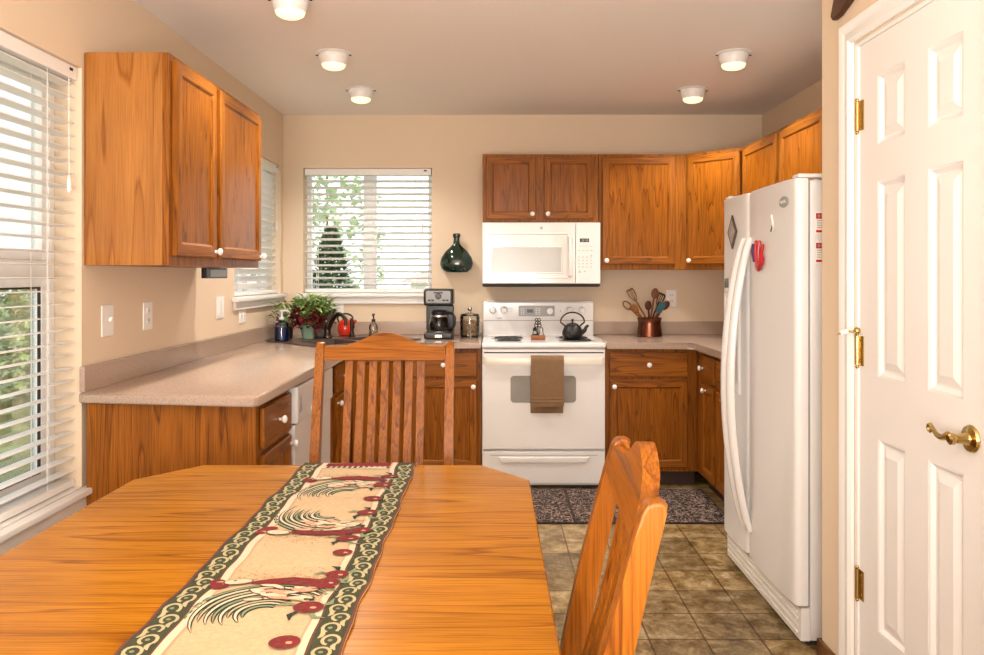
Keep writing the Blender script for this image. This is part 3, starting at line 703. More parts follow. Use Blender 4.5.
for z in (1.505, 1.40):
    m = MB(); m.box(fw-.0022, fw-.0012, .070, .150, z-.04, z+.04); lb = m.build('warning_label', LBL, body, smooth=0)
    m = MB(); m.box(fw-.0013, fw-.0005, .072, .148, z+.014, z+.034); m.box(fw-.0013, fw-.0005, .072, .148, z-.034, z-.026); m.build('red_band', RED, lb, smooth=0)
    m = MB()
    for k in range(4): m.box(fw-.0013, fw-.0005, .075, .140-.01*(k % 2), z+.006-.008*k, z+.0085-.008*k)
    for k in range(5): m.box(fw-.0006, fw-.0003, .078+.013*k, .087+.013*k, z+.019, z+.029)
    m.build('fine_print', GREY, lb, smooth=0)
FR = t
def on_fridge(x, y, z): return FR.matrix_basis @ Vector((x, y, z))
Mx = Matrix.Translation((1.075, 3.195, 0)) @ Matrix.Rotation(-PI/2, 4, 'Z')
def fl(x, y, z): return Mx @ Vector((x, y, z))
t = thing('photo_magnet', 'diamond-shaped dark picture magnet on the freezer door', 'magnet', fl(-.262, -.0068, 1.51), -PI/2)
q = lambda k, y: [(0, y, -.075*k), (.062*k, y, 0), (0, y, .075*k), (-.062*k, y, 0)]
m = MB(); m.loft([q(1, 0), q(1, -.006)]); m.build('frame', plain('dark_wood_frame', (.10, .065, .05), .5), t, smooth=0)
m = MB(); m.loft([q(.72, -.0062), q(.72, -.0072)]); m.build('picture', plain('magnet_picture', (.42, .36, .33), .5, var=.8, vscale=45), t, smooth=0)
t = thing('hand_magnet', 'red hand-shaped magnet beside the refrigerator handle', 'magnet', fl(.085, -.0085, 1.345), -PI/2)
m = MB(); m.ball((0, -.006, .018), (.036, .006, .03)); 
for x, a, l in ((-.042, .30, .060), (-.014, .10, .078), (.014, -.10, .076), (.042, -.30, .060)): m.tube([(x*.8, -.007, .03), (x+math.sin(-a)*l*.4, -.010, .03+l*.55), (x+math.sin(-a)*l*.8, -.007, .03+l)], [.0085, .0075, .006], 8); m.ball((x+math.sin(-a)*l*.8, -.007, .03+l), .0065)
m.tube([(.02, -.007, .01), (.048, -.009, .02), (.058, -.008, .045)], [.010, .0085, .007], 8)
m.build('hand', RED, t)
m = MB(); m.tube([(-.052, -.006, .10), (-.048, -.008, .07), (-.032, -.008, .03)], [.007, .009, .007], 8); m.build('cuff_ribbon', plain('indigo', (.05, .03, .16), .5), t)
t = thing('chip_magnet', 'small white teardrop magnet below the badge on refrigerator door', 'magnet', fl(.225, -.0075, 1.515), -PI/2)
m = MB(); m.prism([(0, .035), (.014, .008), (.018, -.012), (.008, -.028), (-.008, -.026), (-.014, -.01), (-.008, .012)], lambda u, v, s: (u, s, v), -.006, 0, bev=.002); m.build('shell', PORC, t)
m = MB(); m.prism([(.016, -.004), (.018, -.018), (.006, -.031), (-.004, -.03)], lambda u, v, s: (u, s, v), -.0075, -.006); m.build('dark_tip', BRONZE, t, smooth=0)

# ------------------------------------------------------------------ ceiling lights
BULB = emit('lamp_lens', (1, .80, .42), 1.6)
def ceiling_light(x, y, label):
    t = thing('ceiling_light', label, 'ceiling light', (x, y, H), 0, 'round white ceiling lights')
    m = MB(); m.lathe([(.088, -.0006), (.090, -.004), (.080, -.009), (.066, -.008), (.064, -.0006)], seg=32); m.build('trim_ring', TRIM, t)
    m = MB(); m.lathe([(.070, -.007), (.074, -.018), (.071, -.032), (.063, -.058), (.061, -.060), (.058, -.057)], seg=32, caps=False); m.build('lamp_housing', TRIM, t)
    m = MB(); m.lathe([(.0585, -.057), (.055, -.070), (.040, -.079), (.02, -.083), (.001, -.084)], seg=28); m.build('lens', BULB, t)
    for sx in (-1, 1):
        m = MB(); m.box(sx*.084-.006, sx*.084+.006, -.004, .004, -.013, -.008, bev=.002); m.build('spring_clip', DARK, t)
    o = light('ceiling_lamp_light', 'SPOT', (0, 0, -.09), (0, 0, 0), 62, (1, .94, .85), spot_size=math.radians(140), spot_blend=.6, shadow_soft_size=.05); o.parent = t
ceiling_light(-.815, 3.15, 'round ceiling light closest to the camera, cut by the top edge of photo')
ceiling_light(-.80, 3.94, 'round ceiling light second from the camera in the left row')
ceiling_light(-.79, 4.70, 'farthest round ceiling light of the left row, near back wall window')
ceiling_light(1.22, 3.94, 'nearer of the two round ceiling lights on the right')
ceiling_light(1.21, 4.70, 'farther of the two right round ceiling lights, toward the corner cabinet')

# ------------------------------------------------------------------ wall plates
def plate(label, loc, rz, w, h, kind, name):
    t = thing(name, label, 'wall switch' if 'switch' in name else 'power outlet', loc, rz)
    m = MB(); m.box(-w/2, w/2, -.006, -.0006, -h/2, h/2, bev=.0025); p = m.build('plate', PLAST, t)
    if kind == 'toggle':
        m = MB(); m.box(.006, .016, -.016, -.006, -.004, .014, bev=.002, rot=(.35, 0, 0)); m.build('toggle', PORC, t)
    elif kind == 'paddle':
        m = MB(); m.box(-.016, .016, -.0085, -.0055, -.033, .033, bev=.001); m.build('paddle', PORC, t)
    else:
        for k in (-1, 1):
            cx, cz = (k*w*.22, 0) if kind == 'wide' else (0, k*h*.17)
            m = MB(); m.lathe([(.016, 0), (.016, -.0022), (.001, -.0022)], (cx, -.006, cz), 18, axis='y'); f = m.build('socket', PORC, t)
            for dx in (-.006, .006):
                m = MB(); m.box(cx+dx-.0013, cx+dx+.0013, -.0086, -.0081, cz-.002, cz+.007); m.build('slot', DARK, f, smooth=0)
    return t
plate('white light switch plate on left wall nearest the big window', (XL, 2.955, 1.147), PI/2, .09, .118, 'toggle', 'light_switch')
plate('white outlet plate on left wall, second from the big window', (XL, 3.30, 1.147), PI/2, .085, .116, 'tall', 'wall_outlet')
plate('white switch plate on left wall just before the small window sill', (XL, 4.18, 1.146), PI/2, .115, .118, 'paddle', 'light_switch')
plate('small white outlet beneath the small left window sill', (XL, 4.55, 1.078), PI/2, .115, .075, 'wide', 'wall_outlet')
plate('white outlet plate on back wall under window, above the faucet', (-1.095, D, 1.085), 0, .115, .075, 'wide', 'wall_outlet')
plate('white outlet on back wall right of the copper utensil crock', (1.253, D, 1.157), 0, .07, .115, 'tall', 'wall_outlet')

# ------------------------------------------------------------------ under-cabinet box
t = thing('cabinet_radio', 'black under-cabinet radio hanging below the wider left wall cabinet', 'radio', (-1.30, 3.70, 1.354), PI/2)
m = MB(); m.box(-.135, .135, .0, .03, -.050, -.0008, bev=.004); m.build('body', BLACK, t)
m = MB(); m.box(-.10, .115, -.003, .001, -.042, -.010, bev=.001); m.build('front_panel', GREY, t)

# ------------------------------------------------------------------ rug
m = MB(); m.box(-.62, .62, -.325, .325, .0006, .008, bev=.003); m.box(-.625, .625, -.33, .33, .0005, .006, 1)
r = m.build('rug', [rug_mat(), plain('rug_edge', (.02, .014, .013), .95)]); r.location = (.66, 4.465, 0)
tag(r, 'dark brown rug with pale scroll pattern on the floor before the range', 'rug')

# ------------------------------------------------------------------ dining table
t = thing('dining_table', 'honey oak dining table with clipped corners and a rooster runner on top', 'table', (-.442, 1.45, 0))
TX, TY, cx_, cy_ = .545, .854, .135, .168
outl = [(-TX, -TY+cy_), (-TX+cx_, -TY), (TX-cx_, -TY), (TX, -TY+cy_), (TX, TY-cy_), (TX-cx_, TY), (-TX+cx_, TY), (-TX, TY-cy_)]
m = MB(); m.prism(outl, lambda u, v, s: (u, v, s), .728, .76, bev=.007, seg=3); m.build('tabletop', TOAK, t)
inn = [(x*.88, y*.92) for x, y in outl]
m = MB(); m.prism(inn, lambda u, v, s: (u, v, s), .655, .7275); m.build('apron', CHO[0], t, smooth=0)
m = MB(); m.lathe([(.13, .6545), (.13, .62), (.07, .58), (.06, .5), (.09, .38), (.10, .3), (.075, .2), (.11, .16), (.11, .11), (.05, .10)], seg=28); m.build('pedestal', CHO[2], t)
for a in range(4):
    m = MB(); an = PI/4+a*PI/2; m.prism([(.06, .20), (.06, .10), (.24, .03), (.34, .0008), (.40, .0008), (.41, .04), (.30, .09), (.2, .16)], lambda u, v, s: (u*math.cos(an)-s*math.sin(an), u*math.sin(an)+s*math.cos(an), v), -.028, .028, bev=.006)
    m.build('foot', CHO[0], t)

# ------------------------------------------------------------------ chairs (local: back at y=0, seat toward -y)
def chair(label, loc, rz, W, top, nsl=7, sw=.026, pw=.030, spread=.555):
    t = thing('dining_chair', label, 'chair', loc, rz, 'oak slat-back dining chairs')
    k = top
    def yb(z):
        if z < .45: return .075*(1-z/.45)**1.5
        s = (z-.45)/(k-.45); return .120*s**1.35*(k-.45)/.6
    zs = [0.0008, .1, .2, .3, .4, .45, .5, .6, .7, .8, .9, k-.05, k-.015]; zs = [z for z in zs if z <= k-.015]
    for sx in (-1, 1):
        fr, bk = [], []
        for z in zs:
            h = .021 if z < .2 else (.024 if z < .6 else .024-.008*(z-.6)/(k-.6)); fr.append((yb(z)-h, z)); bk.append((yb(z)+h, z))
        yt = yb(k); cap = [(yt-.014, k-.004), (yt-.006, k), (yt+.006, k), (yt+.014, k-.004)]
        m = MB(); m.prism(fr+cap+bk[::-1], lambda u, v, s: (s, u, v), sx*W/2-pw/2, sx*W/2+pw/2, bev=.006); m.build('rear_post', CHO[2], t, smooth=40)
    # crest rail
    zc0, n = k-.062, 24; hx = W/2-pw/2-.0003
    n = 36
    up = []
    for i in range(n+1):
        u = -hx+2*hx*i/n; s = abs(u)/hx
        hump = .5*(1+math.cos(PI*min(1, s/.74))) ; up.append((u, k-.013+.046*hump))
    m = MB(); m.prism([(-hx, zc0)]+up+[(hx, zc0)], lambda u, v, s: (u, yb(min(v, k))-.004+s+.020*(1-(u/hx)**2), v), -.013, .013, bev=.004); m.build('crest_rail', CHO[0], t, smooth=40)
    zl = .545
    m = MB(); m.box(-hx, hx, yb(zl)-.011, yb(zl)+.011, zl-.03, zl+.03, bev=.004); m.build('lower_rail', CHO[0], t)
    sp = (W*spread)/(nsl-1)
    for i in range(nsl):
        x = (i-(nsl-1)/2)*sp; rings = []
        for j in range(9):
            z = zl+.0305+(zc0-.0005-zl-.0305)*j/8; s = j/8
            y = yb(z)-.004+.020*(1-((x)/hx)**2)*s+.012*math.sin(PI*s); rings.append([(x-sw/2, y-.006, z), (x+sw/2, y-.006, z), (x+sw/2, y+.006, z), (x-sw/2, y+.006, z)])
        m = MB(); m.loft(rings); m.build('back_slat', CHO[2], t)
    sd = .42
    m = MB(); m.prism([(-W/2+pw/2+.001, -.0), (W/2-pw/2-.001, -.0), (W/2+.005, -.05), (W/2+.012, -sd+.03), (W/2-.02, -sd), (-W/2+.02, -sd), (-W/2-.012, -sd+.03), (-W/2-.005, -.05)], lambda u, v, s: (u, v-.028, s), .425, .455, bev=.009, seg=3); m.build('seat', CHO[1], t)
    for sx in (-1, 1):
        m = MB(); xx = sx*(W/2-.03); m.lathe([(.014, .0008), (.018, .05), (.02, .30), (.021, .36), (.021, .4245)], (xx, -sd+.02, 0), 14); m.build('front_leg', CHO[2], t)
        m = MB(); m.tube([(xx, -sd+.04, .17), (sx*(W/2-.005), yb(.17)-.022, .17)], .010, 10); m.build('stretcher', CHO[1], t)
    m = MB(); m.box(-W/2+.056, W/2-.056, -sd+.01, -sd+.03, .365, .4245, bev=.003); m.build('seat_rail', CHO[0], t)
    return t
chair('slat-back oak chair at the far end of the table, facing the camera', (-.3755, 2.625, 0), 0, .455, 1.084)
c = chair('oak chair at right side of the table, seen edge-on beside the floor tiles', (.116, 1.25, 0), -PI/2-.055, .40, 1.02, pw=.036, nsl=5, spread=.40)

# ------------------------------------------------------------------ runner
RC = dict(cream=plain('runner_cream', (.56, .40, .235), .95, bump=.6, bscale=700, var=.22, vscale=120), green=plain('runner_olive', (.04, .045, .018), .95, bump=.6, bscale=700, var=.4, vscale=90),
          scroll=plain('runner_scroll', (.42, .37, .21), .95), red=plain('runner_red', (.17, .007, .010), .95, var=.5, vscale=110), brown=plain('runner_brown', (.13, .035, .02), .95), pink=plain('runner_tan', (.52, .30, .19), .95),
          dark=plain('runner_dark_green', (.012, .026, .018), .95), pale=plain('runner_pale', (.60, .51, .36), .95, var=.15, vscale=120), sage=plain('runner_sage', (.20, .24, .13), .95, var=.3, vscale=90), shade=plain('runner_speck', (.38, .24, .10), .95))
RK = list(RC); RI = {k: i for i, k in enumerate(RK)}
RX0, RX1, RY0, RY1, RZ = -.553, -.222, .60, 2.304, .7634
RW = RX1-RX0
def rz_(u, v):
    return RZ+.0016+.0012*math.sin(v*23+u*9)+.0009*math.sin(v*51-u*30)
def edge_w(v): return .0022*math.sin(v*19)+.0018*math.sin(v*41+1)
rb = MB(); nu, nv = 10, 90
def sheet(mb, dz):
    rows = []
    for j in range(nv+1):
        v = RY0+(RY1-RY0)*j/nv; rows.append([(RX0+edge_w(v)*(1-i/nu)+edge_w(v+.6)*(i/nu)+RW*i/nu, v, rz_(RX0+RW*i/nu, v)+dz) for i in range(nu+1)])
    # over the far table edge
    for dy, z in ((.006, RZ), (.0105, RZ-.008), (.013, RZ-.03), (.014, RZ-.10), (.014, RZ-.17)):
        rows.append([(RX0+RW*i/nu, RY1+dy, z+dz*0) for i in range(nu+1)])
    return rows
rows = sheet(rb, 0)
vt = [[rb.bm.verts.new(p) for p in r] for r in rows]
for a, b in zip(vt, vt[1:]):
    for i in range(nu):
        rb.bm.faces.new((a[i], a[i+1], b[i+1], b[i])).material_index = RI['cream']
runner = rb.build('table_runner', [RC[k] for k in RK], smooth=60)
sol = runner.modifiers.new('thickness', 'SOLIDIFY'); sol.thickness = .0022; sol.offset = -1
tag(runner, 'tapestry table runner with roosters and pomegranates lying along the oak table', 'table runner')
pm = MB(); LAY = [0]
def pt(x, y, l):
    f = (x-RX0)/RW; x2 = x+edge_w(y)*(1-f)+edge_w(y+.6)*f
    return (x2, y, rz_(x, y)+.0005+l*.00022)
def ribbon(pts, ws, mat, l):
    L_, R_ = [], []
    n = len(pts)
    for i in range(n):
        a = Vector(pts[max(i-1, 0)]); b = Vector(pts[min(i+1, n-1)]); d = (b-a)
        d = d.normalized() if d.length > 0 else Vector((1, 0)); w = ws[i]/2 if isinstance(ws, (list, tuple)) else ws/2
        nx_, ny_ = -d.y*w, d.x*w
        L_.append(pm.bm.verts.new(pt(pts[i][0]+nx_, pts[i][1]+ny_, l))); R_.append(pm.bm.verts.new(pt(pts[i][0]-nx_, pts[i][1]-ny_, l)))
    for i in range(n-1): pm.bm.faces.new((L_[i], R_[i], R_[i+1], L_[i+1])).material_index = RI[mat]
def ell(cx, cy, rx, ry, rot, mat, l, n=16):
    c, s = math.cos(rot), math.sin(rot)
    pm.poly([pt(cx+rx*math.cos(a)*c-ry*math.sin(a)*s, cy+rx*math.cos(a)*s+ry*math.sin(a)*c, l) for a in [2*PI*i/n for i in range(n)]], RI[mat])
def strip(xa, xb, mat, l, wob=0):
    n = 90
    for j in range(n):
        v0, v1 = RY0+(RY1-RY0)*j/n, RY0+(RY1-RY0)*(j+1)/n
        pm.poly([pt(xa, v0, l), pt(xb, v0, l), pt(xb, v1, l), pt(xa, v1, l)], RI[mat])
bw = .052
strip(RX0+.0005, RX0+bw, 'green', 0); strip(RX1-bw, RX1-.0005, 'green', 0)
strip(RX0+.0005, RX0+.005, 'brown', 1); strip(RX1-.005, RX1-.0005, 'brown', 1)
strip(RX0+bw, RX0+bw+.003, 'brown', 1); strip(RX1-bw-.003, RX1-bw, 'brown', 1)
strip(RX0+bw+.003, RX0+bw+.017, 'pale', 1); strip(RX1-bw-.015, RX1-bw-.003, 'pale', 1)
strip(RX0+bw+.017, RX0+bw+.021, 'pink', 1); strip(RX1-bw-.019, RX1-bw-.015, 'pink', 1)
for bx0 in (RX0+bw*.53, RX1-bw*.53):
    v = RY0+.03; k = 0
    while v < RY1-.01:
        sg = 1 if k % 2 else -1
        ribbon([(bx0+sg*.004+.014*math.cos(a)*(1-.25*a/5), v+.017*math.sin(a)*(1-.25*a/5)) for a in [-.6+i*.42 for i in range(13)]], .0055, 'scroll', 2)
        ribbon([(bx0-sg*.013, v+.004+.007*i/4) if False else (bx0-sg*.016+sg*.005*math.sin(i*.8), v+.006+.006*i) for i in range(5)], [.002, .007, .008, .006, .002], 'scroll', 2)
        ell(bx0+sg*.004, v, .004, .004, 0, 'sage', 3, 8); v += .037; k += 1
random.seed(4)
def rooster(cx, cy, f):
    """f=+1: tail lies toward the camera side; head and red saddle beyond"""
    Y = lambda d: cy+f*d
    # speckled ground behind the saddle
    for i in range(260):
        a, b = random.uniform(-.07, .13), abs(random.gauss(0, .03)); ell(cx+a, Y(.045+b), .0021, .0018, 0, 'shade', 0, 5)
    # tail fan
    for i in range(9):
        r = .030+.0115*i; a0 = math.radians(58-2*i); a1 = math.radians(205+7*math.sin(i*2.1)+(14 if i % 2 else 0)-1.5*i)
        pts = [(cx+.030+r*math.cos(a0+(a1-a0)*q), Y(-.088+r*1.0*math.sin(a0+(a1-a0)*q))) for q in [j/16 for j in range(17)]]
        w = [.002+.0085*math.sin(PI*min(1, .12+.88*j/16))**.7 for j in range(16)]+[.001]
        ribbon(pts, [x*1.35 for x in w], 'dark', 1+i % 2); ribbon(pts, [x*.60 for x in w], ('sage', 'pale', 'scroll', 'pale')[i % 4], 3+i % 2)
    # body feathers
    for i in range(26):
        a, b = random.uniform(-.02, .095), random.uniform(-.035, .028)
        r = random.uniform(-.6, .5); ell(cx+a, Y(b), .0185, .0075, r, 'brown', 5+i % 3); ell(cx+a, Y(b), .0155, .0052, r, ('pale', 'pale', 'pink')[i % 3], 8+i % 3)
    # red saddle and wing
    ribbon([(cx-.03, Y(.040)), (cx, Y(.046)), (cx+.04, Y(.050)), (cx+.09, Y(.042)), (cx+.125, Y(.018))], [.01, .026, .034, .034, .008], 'red', 11)
    for i in range(12): ell(cx+.03+.008*i, Y(.048-.0021*i+.008*math.sin(i*2)), .0065, .0045, .3, 'brown', 12, 8)
    # head, comb, wattle
    for i in range(6):
        a = -2.2+i*.45; ell(cx-.075+.018*math.cos(PI-a*.7), Y(.046+.026*math.sin(a*.9)), .0125, .0095, a, 'red', 11)
    ell(cx-.055, Y(.045), .027, .016, .15*f, 'brown', 12); ell(cx-.055, Y(.045), .0245, .0138, .15*f, 'pale', 13); ell(cx-.062, Y(.049), .0035, .003, 0, 'dark', 14, 8)
    ribbon([(cx-.082, Y(.044)), (cx-.094, Y(.041))], [.008, .001], 'scroll', 14)
    # legs
    ribbon([(cx+.06, Y(-.03)), (cx+.10, Y(-.045)), (cx+.12, Y(-.04))], .005, 'scroll', 11)
def pome(cx, cy, r, leaf=True):
    if leaf:
        for i in range(5):
            a = .3+i*1.15; ribbon([(cx+r*.5*math.cos(a), cy+r*.5*math.sin(a)), (cx+r*1.5*math.cos(a+.2), cy+r*1.5*math.sin(a+.2)), (cx+r*2.0*math.cos(a+.5), cy+r*2.0*math.sin(a+.5))], [.003, .011, .001], ('sage', 'dark')[i % 2], 8)
    ell(cx, cy, r, r*.82, .2, 'brown', 12); ell(cx, cy, r*.88, r*.7, .2, 'red', 13); [ell(cx+r*.5*math.cos(a), cy+r*.4*math.sin(a), r*.24, r*.1, a, 'brown', 14, 8) for a in (1.2, 2.6, 3.9, 5.0)]; ell(cx+r*.3, cy-r*.1, r*.22, r*.16, 0, 'pink', 14, 8)
for cy, f in ((.76, -1), (1.36, 1), (1.72, -1), (2.07, 1)):
    rooster(-.405, cy, f)
for cx, cy, r, lf in ((-.30, 1.405, .024, 1), (-.288, 1.44, .022, 1), (-.302, 1.295, .026, 1), (-.312, 1.175, .024, 0), (-.298, 1.55, .020, 0), (-.300, 1.64, .025, 1), (-.285, 1.69, .022, 1), (-.29, 1.81, .024, 1), (-.292, 1.93, .024, 0), (-.288, 2.05, .026, 1), (-.283, 2.14, .024, 1), (-.30, .82, .026, 1), (-.31, 1.0, .024, 1)):
    pome(cx, cy, r, lf)
for a, b, mt in ((2.268, 2.300, 'red'), (2.236, 2.262, 'pale')):
    pm.poly([pt(RX0+bw+.02, a, 4), pt(RX1-bw-.02, a, 4), pt(RX1-bw-.02, b, 4), pt(RX0+bw+.02, b, 4)], RI[mt])
for i in range(12):
    x = RX0+bw+.028+i*.0155; pm.poly([pt(x, 2.238, 5), pt(x+.009, 2.238, 5), pt(x+.009, 2.262, 5), pt(x, 2.262, 5)], RI['brown'])
pm.build('woven_pattern', [RC[k] for k in RK], runner, smooth=0, recalc=False)

# ------------------------------------------------------------------ things on the range
t = thing('tea_kettle', 'black cast-iron kettle with hoop handle on the right front burner', 'kettle', (.512, 4.962, .9125))
m = MB(); m.lathe([(.043, 0), (.055, .006), (.066, .03), (.064, .053), (.052, .077), (.040, .088), (.038, .090)], seg=30); m.build('body', MATBLK, t)
m = MB(); m.lathe([(.0385, .0905), (.036, .096), (.018, .102), (.006, .104), (.005, .112), (.010, .12), (.006, .128), (.001, .129)], seg=24); m.build('lid', MATBLK, t)
m = MB(); m.tube([(.055, 0, .04), (.078, 0, .055), (.088, 0, .078), (.102, 0, .088)], [.018, .013, .010, .008], 12); m.build('spout', MATBLK, t)
m = MB(); m.tube([(-.046+.0, 0, .082)]+[(-.076*math.cos(a), 0, .108+.062*math.sin(a)) for a in [i*PI/14 for i in range(15)]]+[(.046, 0, .082)], .0052, 10); m.build('hoop_handle', MATBLK, t)
t = thing('shaker_caddy', 'small wooden caddy with scrolled wire handle on the cooktop centre', 'caddy', (.295, 5.0, .9038))
WOODC = oak('caddy_wood', (.35, .13, .05), (.17, .05, .018), 0)
m = MB(); m.box(-.045, .045, -.03, .03, 0, .012, bev=.002); m.box(-.045, .045, -.03, -.024, .0118, .032, bev=.002); m.box(-.045, .045, .024, .03, .0118, .032, bev=.002); m.box(-.045, -.039, -.0239, .0239, .0118, .032, bev=.002); m.box(.039, .045, -.0239, .0239, .0118, .032, bev=.002); m.build('tray', WOODC, t)
m = MB(); m.tube([(.0, .021, .012), (.0, .021, .10)], .0036, 8)
for zc, R in ((.108, .009), (.128, .0085), (.092, .011)):
    for sx in (-1, 1): m.tube([(sx*R+R*math.cos(a)*.95, .021, zc+R*math.sin(a)) for a in [i*2*PI/12 for i in range(13)]], .0032, 6)
m.build('wire_handle', MATBLK, t)
def shaker(x, label, cap):
    s = thing('shaker', label, 'shaker', (.295+x, 4.996, .9163))
    m = MB(); m.lathe([(.014, 0), (.0165, .004), (.0165, .03), (.013, .042), (.012, .046)], seg=18); m.build('jar', CLEAR, s)
    m = MB(); m.lathe([(.012, .002), (.014, .004), (.014, .026), (.001, .027)], seg=16); m.build('filling', cap[1], s)
    m = MB(); m.lathe([(.0132, .0465), (.0138, .058), (.011, .066), (.003, .070), (.001, .07)], seg=18); m.build('cap', cap[0], s)
shaker(-.020, 'dark-topped pepper shaker, left of the pair in the wooden caddy', (BRONZE, plain('pepper', (.05, .04, .035), .8)))
shaker(.020, 'steel-topped salt shaker, right of the pair in the wooden caddy', (STEEL, plain('salt', (.8, .78, .75), .8)))

# ------------------------------------------------------------------ coffee maker, canister, crock and utensils
t = thing('coffee_maker', 'black drip coffee maker with silver panel on the counter', 'coffee maker', (-.345, 5.12, CZ1+.0008))
m = MB(); m.box(-.092, .092, -.115, .115, 0, .045, bev=.012, seg=3); bs = m.build('base', BLACK, t)
m = MB(); m.lathe([(.064, .0455), (.064, .049), (.001, .049)], (0, -.03, 0), 24); m.build('hot_plate', STEEL, bs)
m = MB(); m.box(-.022, .022, -.1165, -.1145, .012, .030, bev=.001); m.build('power_switch', CHROME, bs)
m = MB(); m.box(-.092, .092, .048, .115, .0455, .216, bev=.01); m.build('water_tank', BLACK, t)
m = MB(); m.box(-.095, .095, -.115, .115, .2165, .324, bev=.014, seg=3); hs = m.build('housing', BLACK, t)
m = MB(); m.prism(rrect(-.078, .078, .236, .312, .012), lambda u, v, s: (u, s, v), -.119, -.1148); pn = m.build('control_panel', plain('brushed_silver', (.30, .295, .29), .4, metal=.0), hs)
m = MB(); m.lathe([(.019, 0), (.019, -.008), (.015, -.011), (.001, -.011)], (0, -.119, .279), 22, axis='y'); m.build('dial', BLACK, pn)
m = MB(); m.box(-.03, .03, -.1205, -.1188, .296, .306, bev=.001); m.build('clock_display', BLACK, pn)
for x in (-.058, -.036, .036, .058):
    m = MB(); m.box(x-.009, x+.009, -.1215, -.1188, .246, .257, bev=.002); m.build('button', BLACK, pn)
m = MB(); m.lathe([(.045, .0495), (.062, .056), (.068, .085), (.062, .125), (.048, .155), (.047, .165)], (0, -.03, 0), 28); cf = m.build('carafe', SMOKE, t)
m = MB(); m.lathe([(.050, .156), (.051, .175), (.045, .183), (.001, .186)], (0, -.03, 0), 28); m.build('lid', BLACK, cf)
m = MB(); m.lathe([(.0535, .142), (.0535, .154), (.0505, .154), (.0505, .142)], (0, -.03, 0), 28, caps=False); m.build('collar_band', STEEL, cf)
m = MB(); m.tube([(.05, -.04, .165), (.088, -.055, .165), (.104, -.06, .14), (.102, -.06, .09), (.086, -.052, .066), (.062, -.04, .066)], .0085, 10); m.build('handle', BLACK, cf)
t = thing('glass_canister', 'glass canister of snacks with ball-knob lid, left of the range', 'canister', (-.148, 5.225, CZ1+.0008))
m = MB(); m.lathe([(.060, 0), (.066, .006), (.066, .135), (.062, .142)], seg=28); m.build('jar', CLEAR, t)
m = MB(); random.seed(9); FILL = plain('snack_mix', (.48, .30, .16), .8, var=.7, vscale=60)
for i in range(130):
    a, r = random.uniform(0, 2*PI), .052*random.random()**.45; m.ball((r*math.cos(a), r*math.sin(a), random.uniform(.011, .108)), (.009, .007, .006), 0, 6, (random.random()*3, random.random()*3, 0))
f = m.build('snacks', FILL, t); f['kind'] = 'stuff'
m = MB(); m.lathe([(.063, .1425), (.066, .146), (.060, .154), (.02, .162), (.008, .165), (.008, .170)], seg=28); m.build('lid', CLEAR, t)
m = MB(); m.ball((0, 0, .187), .017); m.build('lid_knob', CHROME, t)
CRX, CRY = 1.064, 5.27
t = thing('utensil_crock', 'copper crock packed with wooden utensils on the right counter', 'utensil crock', (CRX, CRY, CZ1+.0008))
m = MB(); m.lathe([(.084, 0), (.087, .004), (.082, .04), (.076, .09), (.079, .115), (.084, .124), (.081, .126), (.075, .115), (.072, .09), (.077, .04), (.080, .01), (.001, .008)], seg=36, caps=True); m.build('crock', COPPER, t)
UW = [oak('spoon_wood_%s' % n, c1, c2, 2, rings=5) for n, c1, c2 in (('tan', (.27, .115, .035), (.17, .06, .016)), ('brown', (.20, .075, .028), (.11, .035, .012)), ('dark', (.10, .03, .018), (.05, .016, .01)))]
TEAL = plain('teal_silicone', (.012, .085, .095), .45)
def utensil(name, label, hx, hz, kind, mat, hy=0.0, bx=None, sz=1.0, cat='utensil'):
    t = thing(name, label, cat, (CRX, CRY, CZ1+.011), 0, 'kitchen utensils in the copper crock')
    H_ = Vector((hx-CRX, hy, hz-CZ1-.011)); B = Vector((-(hx-CRX)*.35 if bx is None else bx, -hy*.4, .004))
    d = (H_-B).normalized(); ya = (Vector((0, 1, 0))-d*d.y).normalized(); xa = ya.cross(d); R = Matrix((xa, ya, d)).transposed(); e = R.to_euler()
    m = MB(); m.tube([B, B+(H_-B)*.5, H_-d*.02], [.0055, .006, .006], 8); m.build('handle', mat if kind != 'spatula' else UW[1], t)
    m = MB()
    if kind == 'spoon': m.ball(H_, (.024*sz, .008, .036*sz), 0, 16, e)
    elif kind == 'turner':
        pts = [(-.013, -.04), (.013, -.04), (.024, -.01), (.026, .04), (-.026, .04), (-.024, -.01)]
        for a, b in ((-.026, -.017), (-.0085, -.0035), (.0035, .0085), (.017, .026)):
            m.prism([(a*.6, -.035), (b*.6, -.035), (b, .0), (b, .032), (a, .032), (a, .0)], lambda u, v, s: tuple(H_+R @ Vector((u, s, v))), -.003, .003)
        m.prism([(-.026, .0321), (.026, .0321), (.020, .045), (-.026, .045)], lambda u, v, s: tuple(H_+R @ Vector((u, s, v))), -.003, .003); m.prism([(-.010, -.045), (.010, -.045), (.016, -.0351), (-.016, -.0351)], lambda u, v, s: tuple(H_+R @ Vector((u, s, v))), -.003, .003)
    elif kind == 'spatula': m.prism([(-.010, -.042), (.010, -.042), (.021, -.025), (.022, .036), (.010, .042), (-.022, .036), (-.021, -.025)], lambda u, v, s: tuple(H_+R @ Vector((u, s, v))), -.005, .005, bev=.002)
    elif kind == 'loop': m.tube([H_+R @ Vector((.020*math.cos(a), 0, .034*math.sin(a))) for a in [-PI/2+i*2*PI/18 for i in range(19)]], .005, 8)
    m.build('head', mat, t)
utensil('slotted_turner', 'slotted light wooden turner leaning left in the copper crock', .955, 1.185, 'turner', UW[0], .03)
utensil('loop_spoon', 'wooden loop-ended utensil leaning farthest left from the crock', .912, 1.115, 'loop', UW[0], -.01)
